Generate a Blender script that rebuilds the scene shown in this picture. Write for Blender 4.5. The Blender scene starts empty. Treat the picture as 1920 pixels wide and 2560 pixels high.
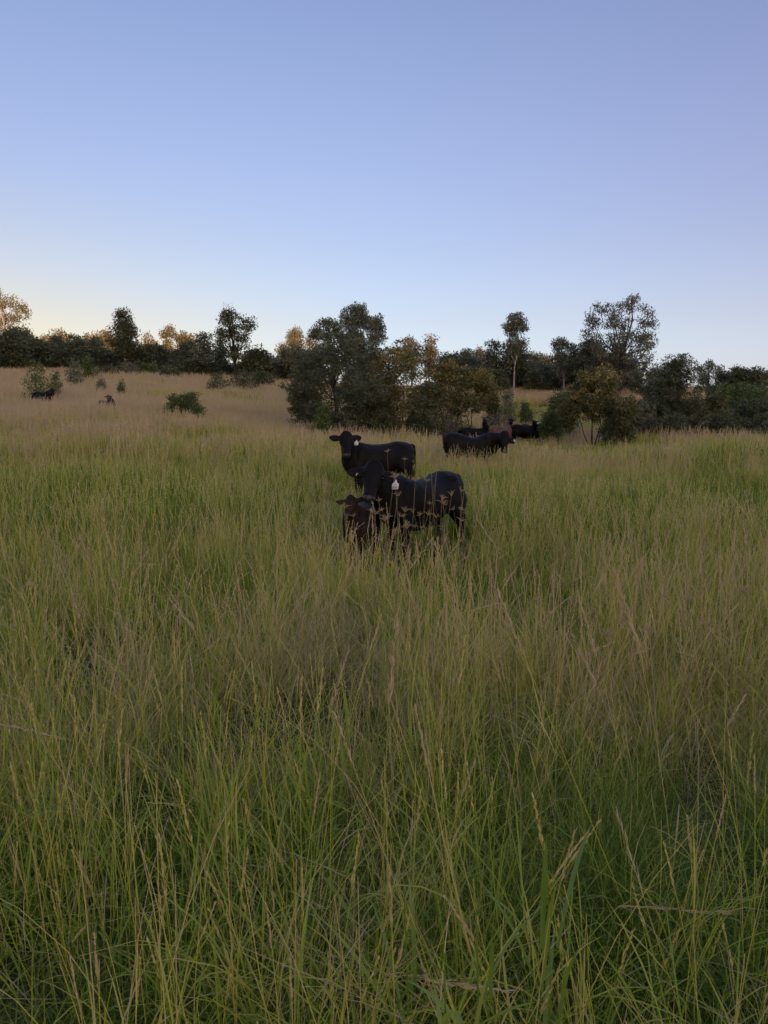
import bpy, math, numpy as np
from mathutils import Vector, Matrix

SC = bpy.context.scene
COL = SC.collection
R = math.radians

# ------------------------------------------------------------------ camera, sky, sun, exposure
F_PX, CX, CY, HORIZON, CAM_Z = 1775.0, 960.0, 1280.0, 1080.0, 1.65
PITCH = math.atan((CY - HORIZON) / F_PX)
cam_data = bpy.data.cameras.new('camera')
cam = bpy.data.objects.new('camera', cam_data)
COL.objects.link(cam)
SC.camera = cam
cam_data.sensor_fit = 'VERTICAL'
cam_data.sensor_height = 36.0
cam_data.lens = 36.0 * F_PX / 2560.0
cam_data.clip_start, cam_data.clip_end = 0.05, 6000.0
cam.location = (0, 0, CAM_Z)
cam.rotation_euler = (math.pi / 2 - PITCH, 0, 0)

SUN_AZ, SUN_EL = R(160), R(3.0)           # from behind the camera, to its right
SUN_DIR = Vector((math.sin(SUN_AZ) * math.cos(SUN_EL), math.cos(SUN_AZ) * math.cos(SUN_EL), math.sin(SUN_EL)))

world = bpy.data.worlds.new('World')
SC.world = world
world.use_nodes = True
wn = world.node_tree
bg = wn.nodes['Background']


def nnode(nt, kind, **kw):
    n = nt.nodes.new(kind)
    for k, v in kw.items():
        if k.startswith('i_'):
            n.inputs[int(k[2:])].default_value = v
        else:
            setattr(n, k, v)
    return n


def ramp(nt, src, stops, interp='LINEAR'):
    n = nt.nodes.new('ShaderNodeValToRGB')
    cr = n.color_ramp
    cr.interpolation = interp
    while len(cr.elements) < len(stops):
        cr.elements.new(0.5)
    for e, (p, c) in zip(cr.elements, stops):
        e.position = p
        e.color = (c[0], c[1], c[2], 1)
    if src is not None:
        nt.links.new(src, n.inputs[0])
    return n


# dusk sky: Nishita glow on the sun's side over a clear blue gradient that pales to the horizon
sky = nnode(wn, 'ShaderNodeTexSky', sky_type='NISHITA', sun_disc=False, sun_elevation=SUN_EL,
            sun_rotation=SUN_AZ, ozone_density=2.0, dust_density=1.5)
tc = wn.nodes.new('ShaderNodeTexCoord')
sep = wn.nodes.new('ShaderNodeSeparateXYZ')
wn.links.new(tc.outputs['Generated'], sep.inputs[0])
clear = ramp(wn, sep.outputs[2], [(0.0, (0.138, 0.168, 0.25)), (0.07, (0.070, 0.060, 0.165)), (0.15, (0.062, 0.013, 0.071)),
                                  (0.24, (0.049, 0.003, 0.047)), (0.36, (0.043, 0.006, 0.047)), (0.45, (0.034, 0.006, 0.040)),
                                  (0.52, (0.027, 0.002, 0.036)), (0.70, (0.048, 0.029, 0.060)), (1.0, (0.071, 0.063, 0.099))])
warm_dir = nnode(wn, 'ShaderNodeVectorMath', operation='DOT_PRODUCT')
wn.links.new(tc.outputs['Generated'], warm_dir.inputs[0])
warm_dir.inputs[1].default_value = (-1.0, 0.0, 0.0)
wr = ramp(wn, warm_dir.outputs['Value'], [(0.0, (0, 0, 0)), (0.45, (.9, .9, .9)), (1.0, (1, 1, 1))])
wz = ramp(wn, sep.outputs[2], [(0.0, (1.38, 0.95, 0.48)), (0.06, (1.32, 0.97, 0.58)), (0.12, (1.24, 0.98, 0.68)), (0.20, (1.12, 0.98, 0.83)), (0.32, (1.0, 0.97, 0.95)), (0.5, (.97, .97, .98))])
nm = nnode(wn, 'ShaderNodeMix', data_type='RGBA', blend_type='ADD')
nm.inputs[0].default_value = 0.15
wn.links.new(clear.outputs[0], nm.inputs[6])
wn.links.new(sky.outputs[0], nm.inputs[7])
wm = nnode(wn, 'ShaderNodeMix', data_type='RGBA', blend_type='MULTIPLY')
wn.links.new(wr.outputs[0], wm.inputs[0])
wn.links.new(nm.outputs[2], wm.inputs[6])
wn.links.new(wz.outputs[0], wm.inputs[7])
wn.links.new(wm.outputs[2], bg.inputs[0])
bg.inputs[1].default_value = 0.96

sun_data = bpy.data.lights.new('sun', 'SUN')
sun_data.energy = 2.7
sun_data.angle = R(0.5)
sun_data.color = (1.0, 0.50, 0.20)
sun = bpy.data.objects.new('sun', sun_data)
COL.objects.link(sun)
sun.rotation_euler = SUN_DIR.to_track_quat('Z', 'Y').to_euler()

vs = SC.view_settings
vs.view_transform, vs.look, vs.exposure, vs.gamma = 'Standard', 'None', 1.5, 1.0
vs.use_curve_mapping = False
SC.render.engine = 'CYCLES'
SC.cycles.use_denoising = True
SC.cycles.max_bounces = 8
SC.cycles.diffuse_bounces = 5
SC.cycles.transmission_bounces = 4


def ray(px, py):
    """Direction of the view ray through a pixel of the photograph, scaled so that its y is 1."""
    v = Vector(((px - CX) / F_PX, (CY - py) / F_PX, -1.0))
    v = cam.rotation_euler.to_matrix() @ v
    return v / v.y


def at(px, py, d):
    return Vector((0, 0, CAM_Z)) + ray(px, py) * d


# ------------------------------------------------------------------ terrain
_T = np.arange(-50, 3000, 0.5)
_base = np.interp(_T, [-50, 0, 5, 9, 15, 20, 30, 40, 60, 90, 140, 200, 400, 3000],
                  [0, 0, -.10, -.20, .12, .34, .62, .9, 2.6, 6.3, 9.0, 10.0, 11, 13])
_left = np.interp(_T, [-50, 20, 28, 40, 60, 90, 150, 400, 3000], [0, 0, .9, 1.8, 2.4, 2.6, 2.6, 2.6, 2.6])
_k = np.hanning(15)
_k /= _k.sum()
_base = np.convolve(np.pad(_base, 7, 'edge'), _k, 'valid')
_left = np.convolve(np.pad(_left, 7, 'edge'), _k, 'valid')


def ground(x, y):
    x, y = np.asarray(x, float), np.asarray(y, float)
    d = np.clip(y, -49, 2990)
    u = x / np.maximum(y, 4.0)
    a = np.interp(u, [-.6, -.45, -.3, -.15, 0, .1], [1.0, .95, .8, .45, .1, 0.0])
    z = np.interp(d, _T, _base) + a * np.interp(d, _T, _left)
    z = z + .05 * np.sin(x * .9 + 1.3 * np.sin(y * .31)) * np.sin(y * .7 + .5) * np.clip((y - 3) / 6, 0, 1)
    # unseen ridge added behind the camera, sized to keep the field in shade
    s = x * math.sin(SUN_AZ) + y * math.cos(SUN_AZ)
    t = x * math.cos(SUN_AZ) - y * math.sin(SUN_AZ)
    rg = np.exp(-((s - 700) / 150.0) ** 2) * (59.7 + 1.5 * np.sin(t * .03) + 1.0 * np.sin(t * .09 + 1))
    rg = rg * np.clip((900 - np.abs(t)) / 300.0, 0, 1)
    return z + rg


def gz(x, y):
    return float(ground(x, y))


# ------------------------------------------------------------------ helpers
def mesh_np(name, verts, faces=None, loops=None, starts=None, attrs=None, mats=(), smooth=False):
    """verts (n,3); faces an (m,k) array, or loops + starts for mixed faces; attrs {name: (n,) floats}."""
    me = bpy.data.meshes.new(name)
    verts = np.asarray(verts, np.float32)
    me.vertices.add(len(verts))
    me.vertices.foreach_set('co', verts.ravel())
    if faces is not None:
        faces = np.asarray(faces, np.int32)
        loops = faces.ravel()
        starts = np.arange(0, faces.size, faces.shape[1], dtype=np.int32)
    if loops is not None and len(loops):
        me.loops.add(len(loops))
        me.loops.foreach_set('vertex_index', np.asarray(loops, np.int32))
        me.polygons.add(len(starts))
        me.polygons.foreach_set('loop_start', np.asarray(starts, np.int32))
        if smooth:
            me.polygons.foreach_set('use_smooth', np.ones(len(starts), bool))
    for k, v in (attrs or {}).items():
        a = me.attributes.new(k, 'FLOAT', 'POINT')
        a.data.foreach_set('value', np.asarray(v, np.float32))
    for m in mats:
        me.materials.append(m)
    me.update(calc_edges=True)
    return me


def link(name, data, parent=None, loc=None):
    o = bpy.data.objects.new(name, data)
    COL.objects.link(o)
    if parent is not None:
        o.parent = parent
    if loc is not None:
        o.location = loc
    return o


def tag(o, label, cat=None, group=None, kind=None):
    if label:
        o['label'] = label
    if cat:
        o['category'] = cat
    if group:
        o['group'] = group
    if kind:
        o['kind'] = kind
    return o


class Poly:
    """Collects polygons for one mesh."""
    def __init__(self):
        self.v, self.l, self.s, self.n, self.nl = [], [], [], 0, 0

    def add(self, verts, faces):
        verts = np.asarray(verts, float)
        self.v.append(verts)
        for f in faces:
            self.s.append(self.nl)
            self.l.extend(i + self.n for i in f)
            self.nl += len(f)
        self.n += len(verts)

    def tube(self, pts, radii, k=6):
        pts = [Vector(p) for p in pts]
        rings = []
        up = Vector((0.31, 0.77, 0.2))
        for i, p in enumerate(pts):
            t = (pts[min(i + 1, len(pts) - 1)] - pts[max(i - 1, 0)]).normalized()
            a = t.cross(up)
            if a.length < 1e-3:
                a = t.cross(Vector((1, 0, 0)))
            a.normalize()
            b = t.cross(a)
            for j in range(k):
                an = 2 * math.pi * j / k
                rings.append(p + (a * math.cos(an) + b * math.sin(an)) * radii[i])
        faces = []
        for i in range(len(pts) - 1):
            for j in range(k):
                faces.append((i * k + j, i * k + (j + 1) % k, (i + 1) * k + (j + 1) % k, (i + 1) * k + j))
        faces.append(tuple(range(k))[::-1])
        faces.append(tuple(range((len(pts) - 1) * k, len(pts) * k)))
        self.add([tuple(r) for r in rings], faces)

    def mesh(self, name, mats, smooth=True):
        return mesh_np(name, np.concatenate(self.v), loops=self.l, starts=self.s, mats=mats, smooth=smooth)


# ------------------------------------------------------------------ materials
def new_mat(name):
    m = bpy.data.materials.new(name)
    m.use_nodes = True
    nt = m.node_tree
    nt.nodes.clear()
    out = nt.nodes.new('ShaderNodeOutputMaterial')
    return m, nt, out


def leaf_shader(nt, out, col, trans=0.35, gloss=0.04):
    d = nt.nodes.new('ShaderNodeBsdfDiffuse')
    t = nt.nodes.new('ShaderNodeBsdfTranslucent')
    mx = nt.nodes.new('ShaderNodeMixShader')
    mx.inputs[0].default_value = trans
    nt.links.new(col, d.inputs[0])
    nt.links.new(col, t.inputs[0])
    nt.links.new(d.outputs[0], mx.inputs[1])
    nt.links.new(t.outputs[0], mx.inputs[2])
    g = nt.nodes.new('ShaderNodeBsdfGlossy')
    g.inputs['Roughness'].default_value = 0.45
    m2 = nt.nodes.new('ShaderNodeMixShader')
    m2.inputs[0].default_value = gloss
    nt.links.new(mx.outputs[0], m2.inputs[1])
    nt.links.new(g.outputs[0], m2.inputs[2])
    nt.links.new(m2.outputs[0], out.inputs[0])


def attr(nt, name, kind='GEOMETRY'):
    a = nt.nodes.new('ShaderNodeAttribute')
    a.attribute_name = name
    a.attribute_type = kind
    return a.outputs['Fac']


def math_n(nt, op, a, b, clamp=False):
    n = nt.nodes.new('ShaderNodeMath')
    n.operation = op
    n.use_clamp = clamp
    for i, x in enumerate((a, b)):
        if isinstance(x, (int, float)):
            n.inputs[i].default_value = x
        else:
            nt.links.new(x, n.inputs[i])
    return n.outputs[0]


def foliage_mat(name, stops, trans=0.3):
    m, nt, out = new_mat(name)
    c = ramp(nt, attr(nt, 'tint'), stops)
    leaf_shader(nt, out, c.outputs[0], trans)
    return m


def grass_mat(name, stops, hw=0.0, rw=0.35, head=0.0):
    """Colour runs along stops by the clump's own dryness, each blade's own and the height on the blade."""
    m, nt, out = new_mat(name)
    f = math_n(nt, 'ADD', attr(nt, 'hue', 'INSTANCER'), math_n(nt, 'MULTIPLY', math_n(nt, 'SUBTRACT', attr(nt, 'rnd'), .5), rw))
    f = math_n(nt, 'ADD', f, math_n(nt, 'MULTIPLY', attr(nt, 'hgt'), hw), True)
    if head:                              # ripe seed heads are tan whatever the stalk is
        f = math_n(nt, 'ADD', f, math_n(nt, 'MULTIPLY', math_n(nt, 'GREATER_THAN', attr(nt, 'hgt'), .93), head), True)
    c = ramp(nt, f, stops)
    leaf_shader(nt, out, c.outputs[0], 0.45, 0.03)
    return m


GRASS_STOPS = [(0.0, (.105, .20, .020)), (.25, (.35, .44, .052)), (.5, (.60, .57, .105)), (.75, (.64, .51, .23)), (1.0, (.69, .52, .36))]
M_GRASS = grass_mat('green_grass', GRASS_STOPS, 0.10, 0.75)
M_CULM = grass_mat('grass_stalk', [(0, (.30, .42, .045)), (.3, (.58, .58, .08)), (.6, (.72, .62, .22)), (1, (.68, .52, .32))], 0.24, 0.75, 0.18)
M_DRY = grass_mat('dry_grass', [(0, (.48, .40, .16)), (.5, (.68, .56, .30)), (1, (.78, .67, .44))], 0.0, 0.6)
M_RHODES = grass_mat('seed_star', [(0, (.36, .36, .09)), (.45, (.52, .43, .21)), (1, (.56, .43, .25))], 0.6, 0.35)
M_BROAD, nt_, out_ = new_mat('broad_blade')
leaf_shader(nt_, out_, ramp(nt_, attr(nt_, 'rnd'), [(0, (.14, .25, .035)), (1, (.30, .38, .05))]).outputs[0], .4, .05)

M_GROUND, nt_, out_ = new_mat('soil')
nz = nt_.nodes.new('ShaderNodeTexNoise')
nz.inputs['Scale'].default_value = 1.7
nz.inputs['Detail'].default_value = 8
gco = nt_.nodes.new('ShaderNodeTexCoord')
nt_.links.new(gco.outputs['Object'], nz.inputs['Vector'])
gr = ramp(nt_, nz.outputs[0], [(.3, (.05, .045, .026)), (.5, (.09, .085, .035)), (.7, (.15, .125, .065))])
gd = nt_.nodes.new('ShaderNodeBsdfDiffuse')
nt_.links.new(gr.outputs[0], gd.inputs[0])
nt_.links.new(gd.outputs[0], out_.inputs[0])


def bark(name, c1, c2, scale=3.0):
    m, nt, out = new_mat(name)
    n = nt.nodes.new('ShaderNodeTexNoise')
    n.inputs['Scale'].default_value = scale
    n.inputs['Detail'].default_value = 6
    co = nt.nodes.new('ShaderNodeTexCoord')
    mp = nt.nodes.new('ShaderNodeMapping')
    mp.inputs['Scale'].default_value = (3, 3, .6)
    nt.links.new(co.outputs['Object'], mp.inputs[0])
    nt.links.new(mp.outputs[0], n.inputs['Vector'])
    r = ramp(nt, n.outputs[0], [(.35, c1), (.65, c2)])
    d = nt.nodes.new('ShaderNodeBsdfDiffuse')
    nt.links.new(r.outputs[0], d.inputs[0])
    nt.links.new(d.outputs[0], out.inputs[0])
    return m


M_BARK_DARK = bark('dark_bark', (.025, .02, .016), (.07, .058, .046))
M_BARK_PALE = bark('pale_bark', (.22, .20, .18), (.48, .45, .42))
M_BARK_GREY = bark('grey_bark', (.08, .07, .06), (.2, .18, .16))
LEAF = {
    'dark': foliage_mat('dark_leaves', [(0, (.055, .072, .036)), (.5, (.120, .140, .064)), (1, (.25, .27, .125))]),
    'grey': foliage_mat('grey_green_leaves', [(0, (.085, .10, .062)), (.5, (.19, .21, .12)), (1, (.34, .35, .21))]),
    'green': foliage_mat('green_leaves', [(0, (.060, .095, .028)), (.5, (.12, .175, .045)), (1, (.24, .30, .085))]),
    'gold': foliage_mat('flowering_leaves', [(0, (.050, .060, .026)), (.45, (.125, .135, .050)), (.70, (.20, .19, .065)), (.86, (.28, .225, .070)), (1, (.46, .36, .12))]),
    'warm': foliage_mat('olive_leaves', [(0, (.075, .080, .045)), (.5, (.15, .15, .078)), (1, (.26, .245, .125))]),
}


def coat(name, c1, c2, rough=0.42):
    m, nt, out = new_mat(name)
    p = nt.nodes.new('ShaderNodeBsdfPrincipled')
    co = nt.nodes.new('ShaderNodeTexCoord')
    n = nt.nodes.new('ShaderNodeTexNoise')
    n.inputs['Scale'].default_value = 4.0
    n.inputs['Detail'].default_value = 5
    nt.links.new(co.outputs['Object'], n.inputs['Vector'])
    r = ramp(nt, n.outputs[0], [(.35, c1), (.7, c2)])
    nt.links.new(r.outputs[0], p.inputs['Base Color'])
    p.inputs['Roughness'].default_value = rough
    p.inputs['Specular IOR Level'].default_value = 0.17
    p.inputs['Sheen Weight'].default_value = 0.0
    p.inputs['Sheen Roughness'].default_value = 0.4
    h = nt.nodes.new('ShaderNodeTexNoise')
    h.inputs['Scale'].default_value = 60
    h.inputs['Detail'].default_value = 3
    mp = nt.nodes.new('ShaderNodeMapping')
    mp.inputs['Scale'].default_value = (.5, 1.6, .35)
    nt.links.new(co.outputs['Object'], mp.inputs[0])
    nt.links.new(mp.outputs[0], h.inputs['Vector'])
    b = nt.nodes.new('ShaderNodeBump')
    b.inputs['Strength'].default_value = .35
    b.inputs['Distance'].default_value = .01
    nt.links.new(h.outputs[0], b.inputs['Height'])
    nt.links.new(b.outputs[0], p.inputs['Normal'])
    nt.links.new(p.outputs[0], out.inputs[0])
    return m


def plain(name, c, rough=.5, spec=.5):
    m, nt, out = new_mat(name)
    p = nt.nodes.new('ShaderNodeBsdfPrincipled')
    p.inputs['Base Color'].default_value = (*c, 1)
    p.inputs['Roughness'].default_value = rough
    p.inputs['Specular IOR Level'].default_value = spec
    nt.links.new(p.outputs[0], out.inputs[0])
    return m


M_BLACK = coat('black_coat', (.0035, .0028, .0026), (.0115, .0085, .0068), .6)
M_BROWN_CALF = coat('dark_brown_coat', (.016, .0095, .0065), (.044, .026, .016), .7)
M_RED = coat('red_brown_coat', (.10, .062, .042), (.165, .105, .07), .6)
M_DUSTY = coat('dusty_brown_coat', (.055, .042, .035), (.10, .08, .068), .7)
M_NOSE = plain('nose_skin', (.022, .021, .023), .32, .6)
M_EYE = plain('eye', (.006, .005, .005), .08, .6)
M_TAG = plain('white_tag', (.78, .78, .74), .5)
M_INK = plain('tag_ink', (.03, .035, .03), .6)
M_FAINT = plain('faded_ink', (.32, .33, .28), .6)

# ------------------------------------------------------------------ ground sheet
def warp(n, lo, hi, k):
    t = np.linspace(-1, 1, n)
    s = np.sinh(k * t) / math.sinh(k)
    return np.where(s < 0, -s * lo, s * hi)


gx = warp(181, -1600, 1600, 6.0)
gy = np.concatenate([np.linspace(-1700, -20, 85), np.linspace(-18, 60, 90), np.linspace(61.5, 240, 90), np.linspace(250, 3000, 60)])
GX, GY = np.meshgrid(gx, gy)
GZ = ground(GX, GY)
nx = len(gx)
ii = (np.arange(len(gy) - 1)[:, None] * nx + np.arange(nx - 1)[None, :]).ravel()
gme = mesh_np('ground', np.stack([GX.ravel(), GY.ravel(), GZ.ravel()], 1), np.stack([ii, ii + 1, ii + nx + 1, ii + nx], 1), mats=[M_GROUND], smooth=True)
tag(link('ground', gme), 'shaded pasture soil rising to a low wooded hill', kind='structure')

# ------------------------------------------------------------------ trees and shrubs
def leaves(rng, centres, sizes, n_per, L, W, droop, tints, spread_t=.16, loose=.62):
    """Leaf diamonds scattered about clump centres: (verts, faces, tint)."""
    k = np.repeat(np.arange(len(centres)), n_per)
    n = len(k)
    off = rng.normal(size=(n, 3))
    off = off / np.maximum(np.linalg.norm(off, axis=1, keepdims=True) / 1.9, 1.0)     # no stray leaves
    off *= loose * sizes[k][:, None] * np.array([1.0, 1.0, .72])
    p = centres[k] + off
    a = rng.normal(size=(n, 3))
    a[:, 2] -= droop
    a /= np.linalg.norm(a, axis=1, keepdims=True)
    b = np.cross(a, rng.normal(size=(n, 3)))
    b /= np.maximum(np.linalg.norm(b, axis=1, keepdims=True), 1e-6)
    s = rng.uniform(.5, 1.0, (n, 1)) ** 1.5 * 1.7
    v = np.stack([p - a * s * L / 2, p + b * s * W / 2, p + a * s * L / 2, p - b * s * W / 2], 1).reshape(-1, 3)
    t = np.clip(np.repeat(tints[k] + rng.normal(size=n) * spread_t, 4), 0, 1)
    return v, np.arange(4 * n).reshape(-1, 4), t


# crown habits: lobes as (x, z, rx, rz) on a unit box, x across -.5...5, z up 0..1; the depth follows x
HABIT = {
    'round': [(0, .55, .38, .36), (-.25, .42, .25, .26), (.25, .45, .25, .28), (-.12, .78, .24, .2), (.14, .74, .26, .22), (.02, .25, .34, .2)],
    'shrub': [(0, .5, .36, .4), (-.26, .38, .24, .3), (.25, .36, .25, .3), (.06, .8, .2, .2), (-.14, .7, .22, .24), (-.1, .14, .4, .16), (.16, .16, .36, .16)],
    'umbrella': [(0, .72, .34, .26), (-.28, .6, .24, .24), (.27, .62, .24, .24), (.1, .83, .28, .17), (-.15, .82, .24, .16), (.36, .48, .16, .16), (-.38, .47, .15, .15), (0, .5, .3, .16)],
    'column': [(0, .85, .22, .15), (-.1, .68, .3, .17), (.15, .6, .3, .18), (-.15, .46, .32, .18), (.12, .36, .36, .16), (-.05, .24, .34, .14)],
    'euc': [(-.05, .88, .22, .13), (.2, .76, .24, .14), (-.25, .70, .22, .14), (.05, .62, .24, .12), (.3, .52, .2, .12), (-.32, .5, .18, .11), (-.08, .45, .2, .1)],
    'vee': [(-.3, .80, .19, .12), (-.1, .86, .2, .12), (.14, .84, .2, .13), (.34, .86, .16, .12), (.3, .66, .15, .1), (.03, .66, .2, .14), (-.2, .62, .15, .1), (.12, .46, .13, .11)],
    'open': [(-.1, .95, .1, .05), (.2, .92, .13, .07), (-.3, .84, .14, .08), (.02, .82, .15, .08), (.28, .78, .13, .08), (-.28, .68, .15, .08), (.05, .66, .16, .09), (.34, .62, .14, .09),
             (-.12, .53, .15, .08), (.22, .5, .15, .09), (.4, .46, .12, .09), (-.36, .5, .13, .08), (.0, .38, .16, .08), (.3, .34, .15, .08), (-.22, .37, .12, .07)],
    'slim': [(.02, .95, .2, .05), (-.14, .87, .34, .06), (.15, .85, .3, .06), (.0, .77, .3, .06), (.42, .70, .24, .04), (-.1, .68, .24, .05)],
}
N_TREE = [0]
ORD = 'first second third fourth fifth sixth seventh eighth ninth tenth eleventh twelfth thirteenth fourteenth'.split()


def airy(seed, n, env, rx, rz):
    """Many small lobes thrown through an envelope env(z) -> half width."""
    q = np.random.default_rng(seed)
    out_ = []
    while len(out_) < n:
        z, x = q.uniform(.2, .97), q.uniform(-.5, .5)
        if abs(x) < env(z) and all((x - a[0]) ** 2 / (1.3 * rx) ** 2 + (z - a[1]) ** 2 / (1.3 * rz) ** 2 > .55 for a in out_):
            out_.append((x, z, rx * q.uniform(.6, 1.3), rz * q.uniform(.6, 1.3)))
    return out_


HABIT['open'] = airy(3, 95, lambda z: np.interp(z, [.1, .3, .5, .75, .9, 1], [.22, .46, .5, .4, .3, .1]), .055, .032)
HABIT['vee'] = airy(4, 26, lambda z: np.interp(z, [.1, .36, .4, .6, .8, .95, 1], [0, 0, .12, .3, .48, .46, .2]), .11, .06)
HABIT['euc'] = airy(5, 22, lambda z: np.interp(z, [.1, .3, .45, .65, .85, 1], [0, .1, .42, .48, .36, .12]), .13, .07)
HABIT['ragged'] = airy(8, 24, lambda z: np.interp(z, [.1, .2, .45, .75, .92, 1], [.3, .42, .5, .38, .2, .08]), .13, .09)
HABIT['slim'] = airy(6, 16, lambda z: np.interp(z, [.1, .5, .6, .66, .72, .8, .9, 1], [0, 0, .1, .5, .2, .42, .36, .1]), .16, .035)


def plant(px, top, width, d, habit, leaf, label, group=None, name='tree', cat='tree', bark_m=None, dens=1.0, lean=0.0, clump=1.0, tw=None, seed=None, base=None, trunk_from=None, twigs=0, copies=(), gold=False):
    """One tree or shrub: an empty at its foot > trunk (with limbs), crown. copies: further (px, top, width, d)."""
    N_TREE[0] += 1
    rng = np.random.default_rng(seed if seed is not None else 100 + N_TREE[0])
    x = (px - CX) / F_PX * d * 1.0
    p_top = at(px, top, d)
    x = p_top.x
    z0 = gz(x, d)
    H = max(p_top.z - z0, .4)
    Wd = width / F_PX * d
    lobes = HABIT[habit]
    low = base if base is not None else 0.0
    ppm = 710.0 / d                      # pixels of the finished picture per metre
    L = max(.09, 1.9 / ppm)
    Wl = L * .38
    cs, sz, tn, lobe_of = [], [], [], []
    for li, (lx, lz, rx, rz) in enumerate(lobes):
        lz = low + lz * (1 - low)
        rz = rz * (1 - low)
        area = max(rx * Wd, .05) * max(rz * H, .05)
        r_cl = clump * .27 * math.sqrt(area)
        r_cl = max(r_cl, 1.5 * L)
        n = int(np.clip(6.0 * area / (r_cl * r_cl), 4, 70))
        dy = rng.uniform(-.28, .28) * Wd
        v = rng.normal(size=(n, 3))
        v /= np.linalg.norm(v, axis=1, keepdims=True)
        v *= (rng.uniform(.35, 1.0, (n, 1)))
        c = np.array([lx * Wd, dy, lz * H]) + v * np.array([rx * Wd, rx * Wd * .85, rz * H])
        c[:, 0] += lean * c[:, 2]
        cs.append(c)
        sz.append(np.full(n, r_cl) * rng.uniform(.7, 1.35, n))
        t = rng.normal(.42, .13, n)
        if gold:                          # flowers sit on the outer and upper shoots
            out = np.clip(v[:, 2] * .32 + .12 + (lz - .55) * .8, -.2, .5)
            t = np.where(rng.random(n) < .75, t + out, t)
        tn.append(t)
        lobe_of += [li] * n
    cs, sz, tn = np.concatenate(cs), np.concatenate(sz), np.concatenate(tn)
    ok = cs[:, 2] > .05 * H
    cs, sz, tn, lobe_of = cs[ok], sz[ok], tn[ok], np.array(lobe_of)[ok]
    per = np.clip((dens * {'open': 3.0, 'euc': 3.4, 'vee': 3.2, 'column': 3.2, 'ragged': 2.6}.get(habit, 4.0) * sz * sz / (L * Wl)).astype(int), 5, 240)
    v, f, t = leaves(rng, cs, sz, per, L, Wl, .9 if habit in ('euc', 'open', 'vee', 'slim') else .25, tn, .17, {'open': .95, 'euc': .85, 'vee': .85, 'slim': .9, 'column': .85, 'ragged': .9}.get(habit, .68))
    # let the outermost leaves reach the tree's full height and spread
    x_lo, x_hi = np.percentile(v[:, 0], [1.2, 98.8])
    fit = np.array([Wd / (x_hi - x_lo), Wd / (x_hi - x_lo), H / np.percentile(v[:, 2], 99.4)])
    mid_x = (x_lo + x_hi) / 2 * (0 if habit == 'slim' else 1)
    v = (v - np.array([mid_x, 0, 0])) * fit
    cs = (cs - np.array([mid_x, 0, 0])) * fit
    crown_me = mesh_np('crown', v, f, attrs={'tint': t}, mats=[LEAF[leaf]])
    # trunk and limbs
    pl = Poly()
    tr = tw * .8 if tw else max(.019 * H, .02)
    multi = habit in ('shrub', 'round', 'umbrella', 'ragged') and H < 7
    cen = np.array([[cs[lobe_of == i].mean(0) if (lobe_of == i).any() else cs.mean(0)] for i in range(len(lobes))])[:, 0]
    if multi:
        tips = cen
        for i, cc in enumerate(tips):
            if habit in ('umbrella', 'ragged') and i > 4:      # an upper limb off the nearest stem
                nb = tips[int(np.argmin(((tips[:5] - cc) ** 2).sum(1)))]
                pl.tube([nb, (nb + cc) / 2, cc], [tr * .1, tr * .08, tr * .05], 4)
                continue
            f0 = np.array([rng.normal() * .035 * Wd, rng.normal() * .035 * Wd, -.25])
            mid = f0 * .65 + cc * .35
            mid[2] = cc[2] * .45
            mid += rng.normal(size=3) * .04 * H
            pl.tube([f0, mid, cc], [tr * (.36 if i == 0 else .24), tr * .2, tr * .06], 6)
    else:
        topc = cen[np.argmax(cen[:, 2])]
        pts = [np.array([0, 0, -.4])]
        for k in range(1, 6):
            q = k / 5.0
            pts.append(np.array([topc[0] * q ** 1.6, topc[1] * q, topc[2] * q]) + rng.normal(size=3) * np.array([.012, .012, 0]) * H)
        pl.tube(pts, [tr * (1.15 - .95 * k / 5.0) for k in range(6)], 8)
        for cc in cen:
            q = np.clip(cc[2] / topc[2] * (.56 if habit in ('vee', 'euc', 'open') else .75) - .05, .12, .95)
            if habit in ('open', 'euc', 'vee') and rng.random() < .4:
                continue
            kk = q * 5
            i0 = min(int(kk), 4)
            st = pts[i0] + (pts[i0 + 1] - pts[i0]) * (kk - i0)
            mid = (st + cc) / 2 + np.array([(cc[0] - st[0]) * .12, (cc[1] - st[1]) * .12, -.015 * H]) + rng.normal(size=3) * .012 * H
            pl.tube([st, mid, cc], [tr * (.55 - .45 * q), tr * .2, tr * .07], 5)
    pick = rng.permutation(len(cs))[:int(len(cs) * (.55 if habit in ('open', 'slim', 'vee', 'euc') else .3))]
    for i in pick:
        st = cen[lobe_of[i]]
        mid = (st + cs[i]) / 2 + rng.normal(size=3) * .01 * H
        pl.tube([st, mid, cs[i]], [tr * .13, tr * .09, tr * .04], 3)
    for k in range(twigs):                # bare dead twigs above the crown
        i = rng.integers(len(cs))
        b0 = cs[np.argsort(-cs[:, 2])[rng.integers(8)]]
        pl.tube([b0, b0 + np.array([rng.normal() * .02, 0, .06]) * H, b0 + np.array([rng.normal() * .045, 0, .13]) * H], [tr * .12, tr * .08, tr * .03], 3)
    trunk_me = pl.mesh('trunk', [bark_m or M_BARK_DARK])
    first = None
    allc = [(px, top, width, d)] + list(copies)
    order = sorted(range(len(allc)), key=lambda i_: allc[i_][0])
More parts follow.
